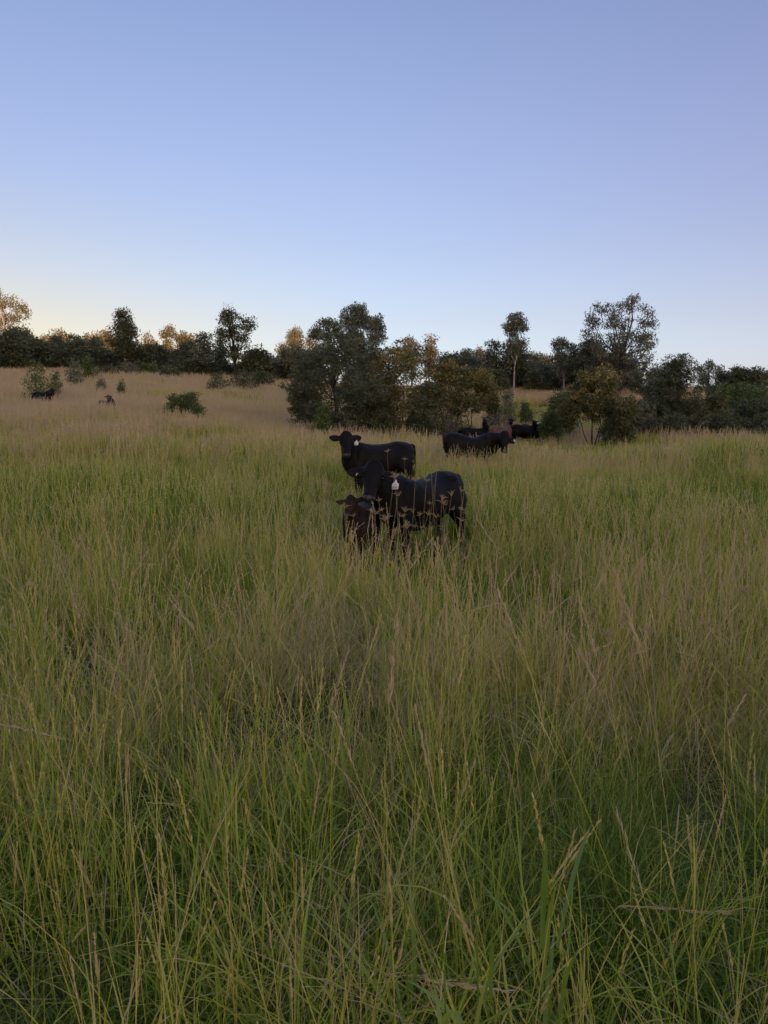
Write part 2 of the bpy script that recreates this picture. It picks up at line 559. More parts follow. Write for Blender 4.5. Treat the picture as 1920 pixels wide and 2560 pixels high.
    for j, (qx, qtop, qw, qd) in enumerate(allc):
        qp = at(qx, qtop, qd)
        qz = gz(qp.x, qd)
        sx = (qw / F_PX * qd) / Wd
        sz_ = max(qp.z - qz, .4) / H
        root = link(name, None, loc=(qp.x, qd, qz))
        root.scale = (sx, sx, sz_)
        root.rotation_euler = (0, 0, 0 if j == 0 else [2.1, 4.0, 1.0, 5.2, 3.1][j % 5])
        link('trunk', trunk_me, root)
        link('crown', crown_me, root)
        tag(root, (ORD[order.index(j)] + ' ' + label) if copies else label, cat, group)
        first = first or root
    return first


# --- trees named one by one, from the skyline's one end to the other
plant(18, 733, 92, 112, 'euc', 'warm', 'tall gum with pale limbs and sunlit crown at the picture\'s edge above dark scrub', name='gum_tree', bark_m=M_BARK_PALE, dens=.5, clump=.9, seed=5)
plant(312, 779, 74, 88, 'column', 'dark', 'dense upright dark green tree with a pale slender trunk on the hill', name='eucalypt', bark_m=M_BARK_PALE, base=.12, seed=11, dens=1.1, clump=.8)
plant(588, 779, 92, 85, 'vee', 'dark', 'black trunked gum with limbs in a V and dead twigs poking from its top', name='gum_tree', seed=12, twigs=7, dens=.9, clump=.8, tw=.26)
plant(430, 815, 72, 158, 'euc', 'warm', 'broad sunlit orange gum between the dense upright tree and the V limbed gum', name='gum_tree', bark_m=M_BARK_PALE, seed=13, dens=.8)
plant(374, 833, 42, 162, 'euc', 'warm', 'small round sunlit gum peeping over the scrub beside the dense upright tree', name='gum_tree', bark_m=M_BARK_PALE, seed=14, dens=.8)
plant(468, 836, 50, 155, 'round', 'warm', 'low sunlit orange gum just before the dark columnar tree', name='gum_tree', seed=15, dens=.8)
plant(508, 833, 58, 92, 'column', 'grey', 'grey green columnar tree standing close before the V limbed gum', name='eucalypt', base=.08, seed=16)
plant(550, 850, 48, 96, 'column', 'dark', 'narrow pointed dark tree squeezed beside the V limbed gum', name='eucalypt', seed=17)
plant(737, 822, 44, 150, 'open', 'warm', 'thin sunlit gum with open tufts above the scrub beside the big dark bush', name='gum_tree', bark_m=M_BARK_PALE, seed=18, dens=1.0, clump=1.2)
plant(778, 838, 40, 152, 'euc', 'warm', 'sunlit gum half hidden by the upper edge of the big dark bush', name='gum_tree', seed=19, dens=.8)
plant(712, 858, 46, 140, 'euc', 'warm', 'low sunlit gum between the thin open gum and the paddock scrub', name='gum_tree', seed=20, dens=.8)
plant(905, 762, 112, 48, 'euc', 'grey', 'grey green gum whose rounded crown tops the clump in the middle', name='gum_tree', bark_m=M_BARK_GREY, seed=21, dens=1.15, clump=.75, tw=.17, lean=.0)
plant(840, 803, 140, 46, 'euc', 'grey', 'dark tree shouldering up behind the big dark bush', name='eucalypt', seed=22, clump=.7)
plant(925, 850, 120, 44, 'round', 'grey', 'grey green tree filling between the rounded gum and the flowering wattle', name='eucalypt', seed=122, clump=.7)
plant(836, 854, 212, 33, 'shrub', 'dark', 'big dark spreading bush on several thin stems behind the cows', name='bush', cat='bush', seed=23, dens=.95, clump=.5, base=.1)
plant(760, 905, 70, 34, 'shrub', 'dark', 'drooping dark skirt of scrub at the outer side of the big dark bush', name='bush', cat='bush', seed=24, base=.25)
plant(1004, 852, 182, 32.5, 'shrub', 'gold', 'tall wattle bush with orange yellow flowers beside the big dark bush', name='wattle_bush', cat='bush', seed=25, dens=1.4, clump=.5, gold=True, bark_m=M_BARK_GREY)
plant(1108, 908, 128, 33.5, 'shrub', 'gold', 'yellow flowering wattle between two larger wattles', name='wattle_bush', cat='bush', seed=26, clump=.55, gold=True, bark_m=M_BARK_GREY)
plant(1188, 922, 120, 34, 'umbrella', 'gold', 'spreading wattle with flowers over the brown cow', name='wattle_bush', cat='bush', seed=27, clump=.55, gold=True, base=.12, bark_m=M_BARK_GREY)
plant(925, 960, 150, 31.5, 'shrub', 'dark', 'low dark undergrowth bush at the foot of the tall wattle', name='bush', cat='bush', seed=28, clump=.6)
plant(1052, 1000, 70, 31.5, 'shrub', 'dark', 'low dark bush under the middle wattle', name='bush', cat='bush', seed=29, clump=.6)
plant(1075, 840, 48, 128, 'column', 'warm', 'upright gum with an orange sunlit top behind the tall wattle', name='gum_tree', bark_m=M_BARK_PALE, seed=30, base=.2, dens=.9)
plant(1030, 842, 46, 132, 'euc', 'warm', 'small sunlit gum crown just over the tall wattle', name='gum_tree', seed=31, dens=.8)
plant(1128, 885, 84, 92, 'round', 'dark', 'dark rounded tree behind the middle wattle', name='eucalypt', seed=32, base=.1)
plant(1172, 876, 56, 96, 'round', 'grey', 'olive rounded tree beside the dark rounded one behind the wattles', name='eucalypt', seed=33, base=.1)
plant(1200, 868, 30, 138, 'euc', 'warm', 'tiny sunlit gum tip over the olive tree', name='gum_tree', seed=34)
plant(1245, 855, 74, 88, 'vee', 'dark', 'dark gum on leaning bare limbs beside the slim pale trunked tree', name='gum_tree', seed=35, tw=.17, twigs=2)
plant(1292, 848, 74, 90, 'column', 'dark', 'thick dark crowned tree behind the slim pale trunked tree', name='eucalypt', seed=36, base=.2)
plant(1289, 782, 58, 79, 'slim', 'grey', 'tall slim tree with a thin pale trunk and a small open crown', name='gum_tree', bark_m=M_BARK_PALE, seed=37, tw=.10, dens=1.6, clump=1.3, lean=.0)
plant(1340, 880, 66, 140, 'euc', 'warm', 'sunlit orange gum beyond the tree line behind the slim tree', name='gum_tree', bark_m=M_BARK_PALE, seed=38, dens=.9)
plant(1366, 884, 40, 136, 'euc', 'warm', 'small sunlit gum beside the broader sunlit one', name='gum_tree', bark_m=M_BARK_PALE, seed=39, dens=.9)
plant(1413, 845, 72, 86, 'euc', 'grey', 'grey green feathery gum between the slim tree and the tall open gum', name='gum_tree', bark_m=M_BARK_PALE, seed=40, dens=1.1, clump=.8)
plant(1482, 852, 84, 84, 'round', 'dark', 'dark clumped tree against the lower limbs of the tall open gum', name='eucalypt', seed=41, base=.25)
plant(1556, 748, 165, 80, 'open', 'grey', 'tall open gum with see-through crown, highest of the trees', name='gum_tree', bark_m=M_BARK_GREY, seed=42, tw=.26, dens=1.0, clump=1.25)
plant(1602, 925, 40, 82, 'column', 'grey', 'small pointed tree under the outer limbs of the tall open gum', name='eucalypt', seed=43)
plant(1632, 932, 36, 84, 'round', 'grey', 'small rounded tree next to the pointed one', name='eucalypt', seed=44)
plant(1492, 926, 158, 30, 'umbrella', 'gold', 'small round headed tree with golden flowering top and thin dark trunk', name='wattle_tree', cat='tree', seed=45, clump=.5, gold=True, base=.04, dens=1.3, tw=.12)
plant(1545, 1005, 76, 30.5, 'shrub', 'dark', 'dark shrub filling under one side of the golden topped tree', name='shrub', cat='shrub', clump=.6)
plant(1402, 985, 84, 36.5, 'shrub', 'green', 'fresh green bush beside the golden topped tree', name='bush', cat='bush', seed=46, clump=.6)
plant(1378, 1030, 50, 33.5, 'shrub', 'green', 'low bright green bush behind the black cow walking in the herd', name='bush', cat='bush', seed=146, clump=.6)
plant(1690, 893, 148, 36, 'shrub', 'dark', 'tall dense dark tree with drooping leaves and a ragged pointed top', name='eucalypt', seed=47, clump=.5, dens=1.15)
plant(1680, 905, 60, 36.5, 'open', 'dark', 'ragged sapling crown sticking out of the tall dense dark tree', name='eucalypt', seed=147, clump=1.1, dens=1.3)
plant(1776, 904, 66, 62, 'euc', 'grey', 'grey green gum behind the bushes with its trunk showing', name='gum_tree', bark_m=M_BARK_GREY, seed=48, clump=.8)
plant(1826, 930, 56, 60, 'round', 'dark', 'dark low tree between the grey green gum and the domed tree', name='eucalypt', seed=49)
plant(1872, 918, 84, 58, 'round', 'dark', 'dark domed tree on the skyline over the bushes', name='eucalypt', seed=50)
plant(1912, 925, 46, 138, 'euc', 'warm', 'sunlit gum at the picture\'s edge beyond the domed tree', name='gum_tree', seed=51)
plant(1600, 1005, 100, 33, 'shrub', 'grey', 'grey green bush between the golden topped tree and the tall dense tree', name='bush', cat='bush', seed=52, clump=.6)
plant(1640, 955, 90, 40, 'round', 'dark', 'dim grey bush standing behind the gap beside the golden topped tree', name='bush', cat='bush', seed=152, clump=.6)
plant(1765, 990, 130, 34.5, 'shrub', 'gold', 'yellowish wattle bush beside the tall dense dark tree', name='wattle_bush', cat='bush', seed=53, clump=.55, gold=False)
plant(1850, 962, 230, 46, 'round', 'green', 'wide smooth topped green bush behind the dark hedge of bushes', name='bush', cat='bush', seed=54, clump=.55)
plant(1885, 1000, 130, 35.5, 'shrub', 'dark', 'dark bush with pale shoots at the picture\'s edge', name='bush', cat='bush', seed=55, clump=.55)
plant(1690, 1035, 130, 32.5, 'shrub', 'dark', 'low dark bush at the foot of the tall dense tree', name='bush', cat='bush', seed=56, clump=.6)
plant(1810, 1030, 120, 33, 'shrub', 'dark', 'low dark bush in front of the yellowish wattle', name='bush', cat='bush', seed=57, clump=.6)
plant(1930, 1035, 100, 33, 'shrub', 'dark', 'low dark bush cut by the picture\'s edge', name='bush', cat='bush', seed=58, clump=.6)
# --- a dead shrub: grey twigs only
rd_ = np.random.default_rng(55)
p_ = at(1118, 1000, 29.5)
dead = link('dead_shrub', None, loc=(p_.x, 29.5, gz(p_.x, 29.5)))
tag(dead, 'leafless grey twiggy shrub in the grass under the middle wattle', 'shrub')
for k_ in range(5):
    pl_ = Poly()
    a_ = rd_.uniform(0, 6.28)
    tp = np.array([math.cos(a_) * .45, math.sin(a_) * .45, rd_.uniform(1.5, 2.1)])
    pl_.tube([(0, 0, -.1), tp * .5 + np.array([0, 0, .1]), tp], [.022, .015, .005], 4)
    for q_ in range(16):
        t_ = rd_.uniform(.3, .95)
        st_ = tp * t_
        e_ = st_ + np.array([rd_.normal() * .3, rd_.normal() * .3, rd_.uniform(.1, .5)])
        pl_.tube([st_, (st_ + e_) / 2 + rd_.normal(size=3) * .03, e_], [.009, .007, .004], 3)
    link('branch', pl_.mesh('branch', [M_BARK_GREY]), dead)
# --- shrubs on the open hillside
plant(93, 903, 70, 42, 'ragged', 'green', 'small airy tree in the tan grass with a dark cow at its foot', name='small_tree', cat='tree', seed=60, clump=.5, base=.1, dens=.6)
plant(137, 926, 32, 46, 'ragged', 'green', 'thin shrub touching the small airy tree', name='shrub', cat='shrub', seed=61)
plant(183, 897, 42, 62, 'ragged', 'grey', 'grey green rounded shrub in the tan grass below the scrub', name='shrub', cat='shrub', seed=62)
plant(219, 890, 38, 74, 'ragged', 'green', 'bright green shrub at the scrub\'s edge next to the grey green one', name='shrub', cat='shrub', seed=63)
plant(461, 984, 92, 33.5, 'shrub', 'green', 'lone low green bush in the tan grass', name='bush', cat='bush', seed=64, clump=.6)
plant(538, 930, 42, 64, 'ragged', 'dark', 'dark shrub on the slope below the V limbed gum', name='shrub', cat='shrub', seed=65)
plant(302, 948, 24, 50, 'ragged', 'green', 'thin sapling tuft on the tan slope', name='shrub', cat='shrub', seed=66, dens=.8)
plant(252, 944, 28, 56, 'ragged', 'grey', 'small faded shrub sunk in the tan slope', name='shrub', cat='shrub', seed=67, dens=.8)
plant(600, 928, 84, 70, 'ragged', 'dark', 'broad dark shrub under the V limbed gum', name='shrub', cat='shrub', seed=68)
plant(320, 905, 60, 82, 'ragged', 'grey', 'grey green shrub at the foot of the dense upright tree', name='shrub', cat='shrub', seed=69)
plant(425, 915, 58, 78, 'shrub', 'dark', 'dark shrub on the hill between the upright tree and the columnar tree', name='shrub', cat='shrub', seed=70)
plant(372, 908, 46, 84, 'shrub', 'green', 'green shrub between the grey green and the dark one under the trees', name='shrub', cat='shrub', seed=71)
plant(1270, 975, 46, 46, 'ragged', 'grey', 'wispy sapling in the pale paddock behind the herd', name='sapling', cat='sapling', seed=72, clump=1.1, dens=1.2)
plant(1318, 1008, 36, 46, 'shrub', 'green', 'small green sapling in the pale paddock beside the wispy one', name='sapling', cat='sapling', seed=73)
plant(1232, 1000, 46, 40, 'ragged', 'grey', 'thin leafy sapling beneath the spreading wattle', name='sapling', cat='sapling', seed=74, clump=1.1, dens=1.2)
plant(808, 1010, 46, 31, 'shrub', 'green', 'bright weedy shrub at the foot of the big dark bush', name='shrub', cat='shrub', seed=75, dens=.7)
for px, top, w, d, hb, lf, lb in (
                                  (655, 930, 60, 78, 'shrub', 'dark', 'dark shrub at the slope\'s edge near the big dark bush'),
                                  (270, 915, 60, 80, 'shrub', 'dark', 'dark low shrub beside the pale trunk of the upright tree')):
    plant(px, top, w, d, hb, lf, lb, name='shrub', cat='shrub')
# --- the scrub that closes the field: alike shrubs and trees of one belt
rg_ = np.random.default_rng(77)
belt = lambda xs, tops, w, d: [(x, t - 6 + rg_.uniform(-24, 14), w * rg_.uniform(.9, 1.4), d + rg_.uniform(-4, 8)) for x, t in zip(xs, tops)]
b = belt([0, 55, 115, 165, 215, 262, 345, 395], [838, 845, 858, 862, 868, 872, 872, 880], 84, 98)
plant(*b[0], 'round', 'dark', 'from the left of the rounded dark scrub trees along the tan hill crest', group='dark scrub trees along the hill crest', name='scrub_tree', seed=80, copies=b[1:], clump=.7)
b = belt([25, 88, 140, 190, 240, 290, 365, 440, 470, 560], [850, 862, 868, 874, 880, 884, 888, 890, 882, 908], 70, 92)
plant(*b[0], 'column', 'dark', 'from the left of the narrow dark scrub trees along the tan hill crest', group='narrow scrub trees along the hill crest', name='scrub_tree', seed=81, copies=b[1:], clump=.8)
b = belt([625, 655, 690, 720, 750, 790, 640, 705], [884, 882, 884, 880, 884, 880, 896, 897], 52, 100)
plant(*b[0], 'column', 'grey', 'from the left of the grey green trees between V limbed gum and big bush', group='grey green trees of the middle belt', name='scrub_tree', seed=82, copies=b[1:], clump=.8)
b = belt([1150, 1195, 1225, 1262, 1300, 1335, 1372, 1405, 1440, 1475, 1520, 1560, 1450], [905, 905, 908, 905, 905, 906, 910, 905, 905, 900, 905, 910, 880], 62, 93)
plant(*b[0], 'column', 'grey', 'from the left of the grey green belt trees behind the pale paddock', group='trees of the belt behind the paddock', name='scrub_tree', seed=83, copies=b[1:], clump=.8)
b = belt([5, 45, 100, 150, 230, 285, 350, 400, 455, 500, 570, 640, 690, 740], [880, 884, 888, 890, 892, 898, 905, 908, 905, 905, 905, 900, 905, 908], 72, 90)
plant(*b[0], 'shrub', 'dark', 'from the left of the dark shrubs at the foot of the hilltop trees', group='thicket shrubs at the foot of the hilltop trees', name='shrub', cat='shrub', seed=84, copies=b[1:])
b = belt([1240, 1275, 1310, 1345, 1385, 1420, 1460, 1510, 1550], [935, 936, 938, 938, 936, 930, 930, 930, 935], 56, 90)
plant(*b[0], 'shrub', 'dark', 'from the left of the dark shrubs at the top of the golden bank', group='thicket shrubs above the golden bank', name='shrub', cat='shrub', seed=85, copies=b[1:])
b = belt([120, 152, 198, 232, 256, 276], [834, 838, 846, 848, 852, 856], 50, 150)
plant(*b[0], 'euc', 'warm', 'from the left of the sunlit gum tips over the dark hill scrub', group='sunlit gum tips over the hill scrub', name='gum_tree', seed=86, copies=b[1:], dens=.9)


# ------------------------------------------------------------------ cattle
def loft(pl, secs, k=18):
    """secs: (centre, side axis, up axis, half width, half height up, half height down)."""
    vs_ = []
    for (c, u, v, ru, rv, rd) in secs:
        c, u, v = Vector(c), Vector(u), Vector(v)
        for j in range(k):
            an = 2 * math.pi * j / k
            co, si = math.cos(an), math.sin(an)
            e = .97
            co, si = math.copysign(abs(co) ** e, co), math.copysign(abs(si) ** e, si)
            vs_.append(tuple(c + u * co * ru + v * si * (rv if si > 0 else rd)))
    n = len(secs)
    fs = [(i * k + j, i * k + (j + 1) % k, (i + 1) * k + (j + 1) % k, (i + 1) * k + j) for i in range(n - 1) for j in range(k)]
    vs_.append(tuple(Vector(secs[0][0])))
    vs_.append(tuple(Vector(secs[-1][0])))
    fs += [(n * k, (j + 1) % k, j) for j in range(k)]
    fs += [(n * k + 1, (n - 1) * k + j, (n - 1) * k + (j + 1) % k) for j in range(k)]
    if Vector(secs[0][1]).cross(Vector(secs[0][2])).dot(Vector(secs[-1][0]) - Vector(secs[0][0])) < 0:
        fs = [f[::-1] for f in fs]        # faces always turned outward
    pl.add(vs_, fs)


def lerp(a, b, t):
    return a + (b - a) * t


def remesh(name, pl, mat, voxel, smooth_it=6):
    me = pl.mesh(name, [mat])
    o = bpy.data.objects.new(name + '_src', me)
    COL.objects.link(o)
    m = o.modifiers.new('r', 'REMESH')
    m.mode, m.voxel_size, m.use_smooth_shade = 'VOXEL', voxel, True
    s = o.modifiers.new('s', 'SMOOTH')
    s.factor, s.iterations = .5, smooth_it
    dg = bpy.context.evaluated_depsgraph_get()
    out = bpy.data.meshes.new_from_object(o.evaluated_get(dg))
    out.name = name
    out.materials.clear()
    out.materials.append(mat)
    out.polygons.foreach_set('use_smooth', np.ones(len(out.polygons), bool))
    bpy.data.objects.remove(o)
    return out


def ear_tag(root, M, pos, w, h, face, digits=None):
    """A white plastic tag hanging at pos (world), its front turned to face (world); M maps world to the cow's space."""
    n = Vector((face[0], face[1], 0)).normalized()
    s = Vector((-n.y, n.x, 0))
    up = Vector((0, 0, 1)) + n * -.08
    out = [(.0, 0), (.11, -.03), (.14, -.16), (.22, -.28), (.46, -.42), (.50, -.52), (.46, -.92), (.40, -.99), (-.40, -.99), (-.46, -.92), (-.50, -.52), (-.46, -.42), (-.22, -.28), (-.14, -.16), (-.11, -.03)]
    lean = .16
    P = lambda a, b, o: pos + s * ((a - b * -lean) * w) + up * (b * h) + n * o
    k = len(out)
    vv = [P(a, b, .002) for a, b in out] + [P(a, b, -.002) for a, b in out]
    ff = [tuple(range(k)), tuple(range(2 * k - 1, k - 1, -1))] + [(i, i + k, (i + 1) % k + k, (i + 1) % k) for i in range(k)]
    pl = Poly()
    pl.add([tuple(M @ v) for v in vv], ff)
    t = link('ear_tag', pl.mesh('ear_tag', [M_TAG], False), root)
    if digits:
        cu = bpy.data.curves.new('digits', 'FONT')
        cu.body = digits
        cu.size, cu.align_x, cu.resolution_u = 1.0, 'CENTER', 3
        tmp = bpy.data.objects.new('digits', cu)
        COL.objects.link(tmp)
        me = bpy.data.meshes.new_from_object(tmp.evaluated_get(bpy.context.evaluated_depsgraph_get()))
        bpy.data.objects.remove(tmp)
        sc = w * .42
        for v in me.vertices:
            a, bb = v.co.x * sc * 1.05 / w, -.86 + v.co.y * sc * 1.15 / h
            v.co = M @ P(a, bb, .0035)
        me.materials.clear()
        me.materials.append(M_INK)
        link('lettering', me, t)
        sq = Poly()                       # the worn, unreadable upper line of the print
        zz = [(-.24, -.42), (-.18, -.5), (-.12, -.42), (-.06, -.5), (.0, -.42), (.06, -.46), (.12, -.42), (.18, -.5)]
        sq.tube([M @ P(a, b_ - .02, .0035) for a, b_ in zz], [w * .03] * len(zz), 4)
        link('faded_print', sq.mesh('faded_print', [M_FAINT], False), t)
    return t


def cow(name, label, cat, loc, heading, scale, poll, muzzle, face, mat, ears, group='cattle in the long grass', voxel=.016, sag=0.0, detail=True, eye=True, hump=.0, legs=True, belly=1.0, slim=1.0, deep=0.0, tail=True):
    """loc (x, y) of the trunk's middle; heading: world direction of the nose end; poll, muzzle: world points; face: world
    direction the forehead looks; ears: two world directions, the ear on the viewer's left when it faces us first."""
    z0 = gz(*loc)
    f = Vector((heading[0], heading[1], 0)).normalized()
    root = link(name, None, loc=(loc[0], loc[1], z0))
    root.rotation_euler = (0, 0, math.atan2(f.y, f.x))
    root.scale = (scale,) * 3
    MW = Matrix.Translation((loc[0], loc[1], z0)) @ Matrix.Rotation(math.atan2(f.y, f.x), 4, 'Z') @ Matrix.Scale(scale, 4)
    MI = MW.inverted()
    M3 = MI.to_3x3()
    tag(root, label, cat, group)
    X, Y, Z = Vector((1, 0, 0)), Vector((0, 1, 0)), Vector((0, 0, 1))
    pl = Poly()
    tr = [(-.86, 1.06, .07, .10, .10), (-.82, 1.06, .15, .15, .18), (-.72, 1.04, .225, .23, .27), (-.58, 1.02, .262, .275, .31), (-.44, .99, .272, .31, .32),
          (-.28, .955, .285, .305, .34), (-.08, .93, .325, .31, .37), (.12, .92, .335, .315, .375), (.30, .925, .31, .335, .36), (.46, .945, .265, .35, .35),
          (.60, .95, .215, .32, .33), (.72, .95, .15, .25, .27), (.80, .95, .08, .13, .15)]
    secs = []
    for x, z, w, hu, hd in tr:
        dip = sag * math.exp(-((x - .02) / .3) ** 2)
        hm = hump * math.exp(-((x - .42) / .13) ** 2)
        secs.append(((x, 0, z), Y, Z, w * slim * (belly if abs(x) < .4 else 1), hu - dip + hm, hd + deep * math.exp(-(x / .45) ** 2)))
    loft(pl, secs)
    Ys = Y * slim
    for s in (-1, 1):                     # hip bones, pin bones, shoulder blades
        loft(pl, [((-.50 + .10 * math.cos(a), s * .185 * slim, 1.20), Y, Z, .06 * math.sin(a) + .004, .052 * math.sin(a) + .004, .10 * math.sin(a) + .004) for a in np.linspace(0, math.pi, 6)], 10)
        loft(pl, [((.42 + .17 * math.cos(a), s * .20 * slim, .98), Y, Z, .085 * math.sin(a) + .004, .24 * math.sin(a) + .004, .26 * math.sin(a) + .004) for a in np.linspace(0, math.pi, 6)], 12)
    # head frame
    p, q = MI @ Vector(poll), MI @ Vector(muzzle)
    a = (q - p).normalized()
    n = (M3 @ Vector(face)).normalized()
    n = (n - a * n.dot(a)).normalized()
    sd = a.cross(n)
    Lh = (q - p).length
    hs = Lh / .50
    hd_ = [(-.07, .050, .05, .015), (-.03, .095, .085, .0), (.06, .124, .112, .003), (.18, .134, .125, .003), (.30, .138, .135, .004), (.42, .124, .133, .004), (.54, .100, .122, .0),
           (.66, .084, .105, .0), (.78, .078, .090, .0), (.88, .087, .082, .004), (.95, .087, .074, .003), (1.0, .074, .060, -.004), (1.04, .048, .036, -.012)]
    secs = [(p + a * (t * Lh) + n * ((o - h) * hs), sd, n, w * hs, h * hs, h * hs) for t, w, h, o in hd_]
    loft(pl, secs)
    # cheeks
    loft(pl, [(p + a * ((.36 + .17 * math.cos(v)) * Lh) - n * .17 * hs, sd, n, (.095 * math.sin(v) + .004) * hs, (.09 * math.sin(v) + .004) * hs, (.10 * math.sin(v) + .004) * hs) for v in np.linspace(0, math.pi, 6)], 12)
    # brow ridges over the eyes
    for s in (-1, 1):
        loft(pl, [(p + a * ((.30 + .06 * math.cos(v)) * Lh) + sd * s * .105 * hs - n * .055 * hs, sd, n, (.032 * math.sin(v) + .003) * hs, (.035 * math.sin(v) + .003) * hs, (.05 * math.sin(v) + .003) * hs) for v in np.linspace(0, math.pi, 6)], 10)
    # neck from the shoulders to the back of the head
    e0, e1 = Vector((.44, 0, 1.0)), p + a * (.20 * Lh) - n * .17 * hs
    d0, d1 = Vector((.95, 0, .18)), ((a * .1 - n * -1.0) if n.dot(X) > -.2 else Vector((0, 0, 1))).normalized()
    ln = (e1 - e0).length
    c1, c2 = e0 + d0 * ln * .45, e1 - (d1 * ln * .30)
    secs = []
    for i in range(7):
        t = i / 6
        c = e0 * (1 - t) ** 3 + c1 * 3 * t * (1 - t) ** 2 + c2 * 3 * t * t * (1 - t) + e1 * t ** 3
        tg = (c1 - e0) * 3 * (1 - t) ** 2 + (c2 - c1) * 6 * t * (1 - t) + (e1 - c2) * 3 * t * t
        tg.normalize()
        sv = Z.cross(tg)
        sv = sv.normalized() if sv.length > .1 else Y
        uv = tg.cross(sv)
        secs.append((c, sv, uv, lerp(.20 * slim, .105 * hs, t), lerp(.29, .135 * hs, t), lerp(.33, .16 * hs, t)))
    loft(pl, secs)
    # dewlap
    dl = e1 + a * .10
    loft(pl, [(lerp(Vector((.70, 0, .74)), dl, t) - Vector((0, 0, .02)), Y, Z, .045 - .02 * t, .20, .10 - .05 * t) for t in (0, .33, .66, 1)], 10)
    # ears: curved leaves
    for s, e in zip((-1, 1), ears):
        e = (M3 @ Vector(e)).normalized()
        b0 = p + a * (.13 * Lh) - n * .105 * hs
        b0 = b0 + sd * ((.085 if sd.dot(e) > 0 else -.085) * hs)
        wv = (a - e * a.dot(e)).normalized()
        tv = e.cross(wv)
        for_l = [(0, .030, .028), (.16, .046, .026), (.36, .074, .017), (.58, .084, .014), (.80, .066, .012), (.94, .036, .011), (1.0, .014, .009)]
        fat = max(1.0, voxel / .013)
        secs = [(b0 + e * (t * .255 * hs) + wv * (.022 * math.sin(t * 3.0)) * hs, wv, tv, w * hs, th * hs * fat, th * hs * fat) for t, w, th in for_l]
        loft(pl, secs, 12)
    # legs
    for s in (-1, 1) if legs else ():
        fx = .44 + .05 * s
        F_ = [((fx + .02, s * .12, 1.0), .07, .10), ((fx + .02, s * .175, .84), .10, .14), ((fx, s * .185, .70), .085, .12), ((fx - .02, s * .175, .54), .062, .08), ((fx, s * .17, .38), .052, .058), ((fx, s * .17, .30), .046, .05), ((fx - .01, s * .17, .18), .034, .038), ((fx, s * .17, .10), .042, .046), ((fx + .02, s * .17, .05), .046, .052), ((fx + .03, s * .17, -.0), .055, .066)]
        loft(pl, [((c[0], c[1] * slim, c[2]), Y, X, w, h, h) for c, w, h in F_], 12)
        hx = -.62 - .05 * s
        H_ = [((-.55, s * .17, 1.02), .12, .22), ((-.57, s * .19, .88), .125, .24), ((-.56, s * .20, .74), .11, .19), ((hx + .02, s * .195, .62), .085, .135), ((hx - .05, s * .185, .52), .055, .085), ((hx - .09, s * .18, .45), .046, .066), ((hx - .075, s * .175, .34), .038, .046), ((hx - .06, s * .175, .20), .036, .042), ((hx - .05, s * .175, .11), .044, .05), ((hx - .03, s * .175, .05), .046, .056), ((hx - .01, s * .175, 0), .055, .07)]
        loft(pl, [((c[0], c[1] * slim, c[2]), Y, X, w, h, h) for c, w, h in H_], 12)
    # tail
    tl = [(-.82, 1.24, .04), (-.90, 1.20, .032), (-.93, 1.0, .024), (-.93, .75, .02), (-.92, .55, .022), (-.92, .42, .04), (-.92, .28, .03), (-.92, .2, .01)]
    if tail:
        loft(pl, [((x, .0, z), Y, X, max(r, voxel), max(r, voxel), max(r, voxel)) for x, z, r in tl], 10)
    body = link('body', remesh('body', pl, mat, voxel), root)
    if eye:
        for s in (-1, 1):
            c = p + a * (.345 * Lh) + sd * s * .112 * hs - n * .072 * hs
            bl = Poly()
            loft(bl, [(c + sd * s * (.024 * math.cos(v)) * hs, a, n, (.022 * math.sin(v) + .001) * hs, (.018 * math.sin(v) + .001) * hs, (.018 * math.sin(v) + .001) * hs) for v in np.linspace(0, math.pi, 8)], 12)
            link('eye', bl.mesh('eye', [M_EYE]), root)
    if detail:                            # moist skin of the nose, with two nostrils
        pl = Poly()
        nd = [(.90, .060, .040, -.037), (.93, .076, .046, -.036), (.97, .076, .046, -.038), (1.01, .068, .040, -.044), (1.05, .050, .028, -.052), (1.062, .02, .012, -.055)]
        loft(pl, [(p + a * (t * Lh) + n * (o * hs), sd, n, w * hs, h * hs, h * hs) for t, w, h, o in nd], 16)
        nose = link('nose', remesh('nose', pl, M_NOSE, .007 * max(hs, .6), 3), root)
        for s in (-1, 1):
            c = p + a * (.965 * Lh) + sd * s * .044 * hs + n * .004 * hs
            pl = Poly()
            ax = (a * .6 + sd * s * .8).normalized()
            loft(pl, [(c + ax * (.024 * math.cos(v)) * hs, n, ax.cross(n), (.008 * math.sin(v) + .001) * hs, (.014 * math.sin(v) + .001) * hs, (.014 * math.sin(v) + .001) * hs) for v in np.linspace(0, math.pi, 7)], 10)
            link('nostril', pl.mesh('nostril', [M_EYE]), nose)
    return root, MI


c1, m1 = cow('cow', 'black cow with a white 044 ear tag looking out over its brown calf', 'cow', (.47, 9.46), (-.69, -.72), .96,
             at(938, 1154, 8.50), at(922, 1247, 8.26), (-.03, -1, -.05), M_BLACK, ((-.97, -.05, -.16), (.80, .28, -.50)), voxel=.013, sag=.05, deep=.07)
ear_tag(c1, m1, at(990, 1199, 8.44), .084, .118, (-.05, -1, 0), '044')
rv = at(893, 1187, 8.38)
pl_ = Poly()
pl_.tube([m1 @ (rv + Vector((.012 * math.cos(t), -.004, .016 * math.sin(t)))) for t in np.linspace(.6, 4.0, 7)], [.0035] * 7, 5)
link('ear_stud', pl_.mesh('ear_stud', [M_TAG]), c1)
c2, m2 = cow('cow', 'black cow facing us with small white ear tag behind the 044 cow and calf', 'cow', (-.14, 14.9), (-.87, -.49), 1.0,
             at(864, 1080, 14.25), at(866, 1139, 14.02), (-.03, -1, .05), M_BLACK, ((-.98, -.05, .04), (.80, .55, -.02)), voxel=.014)
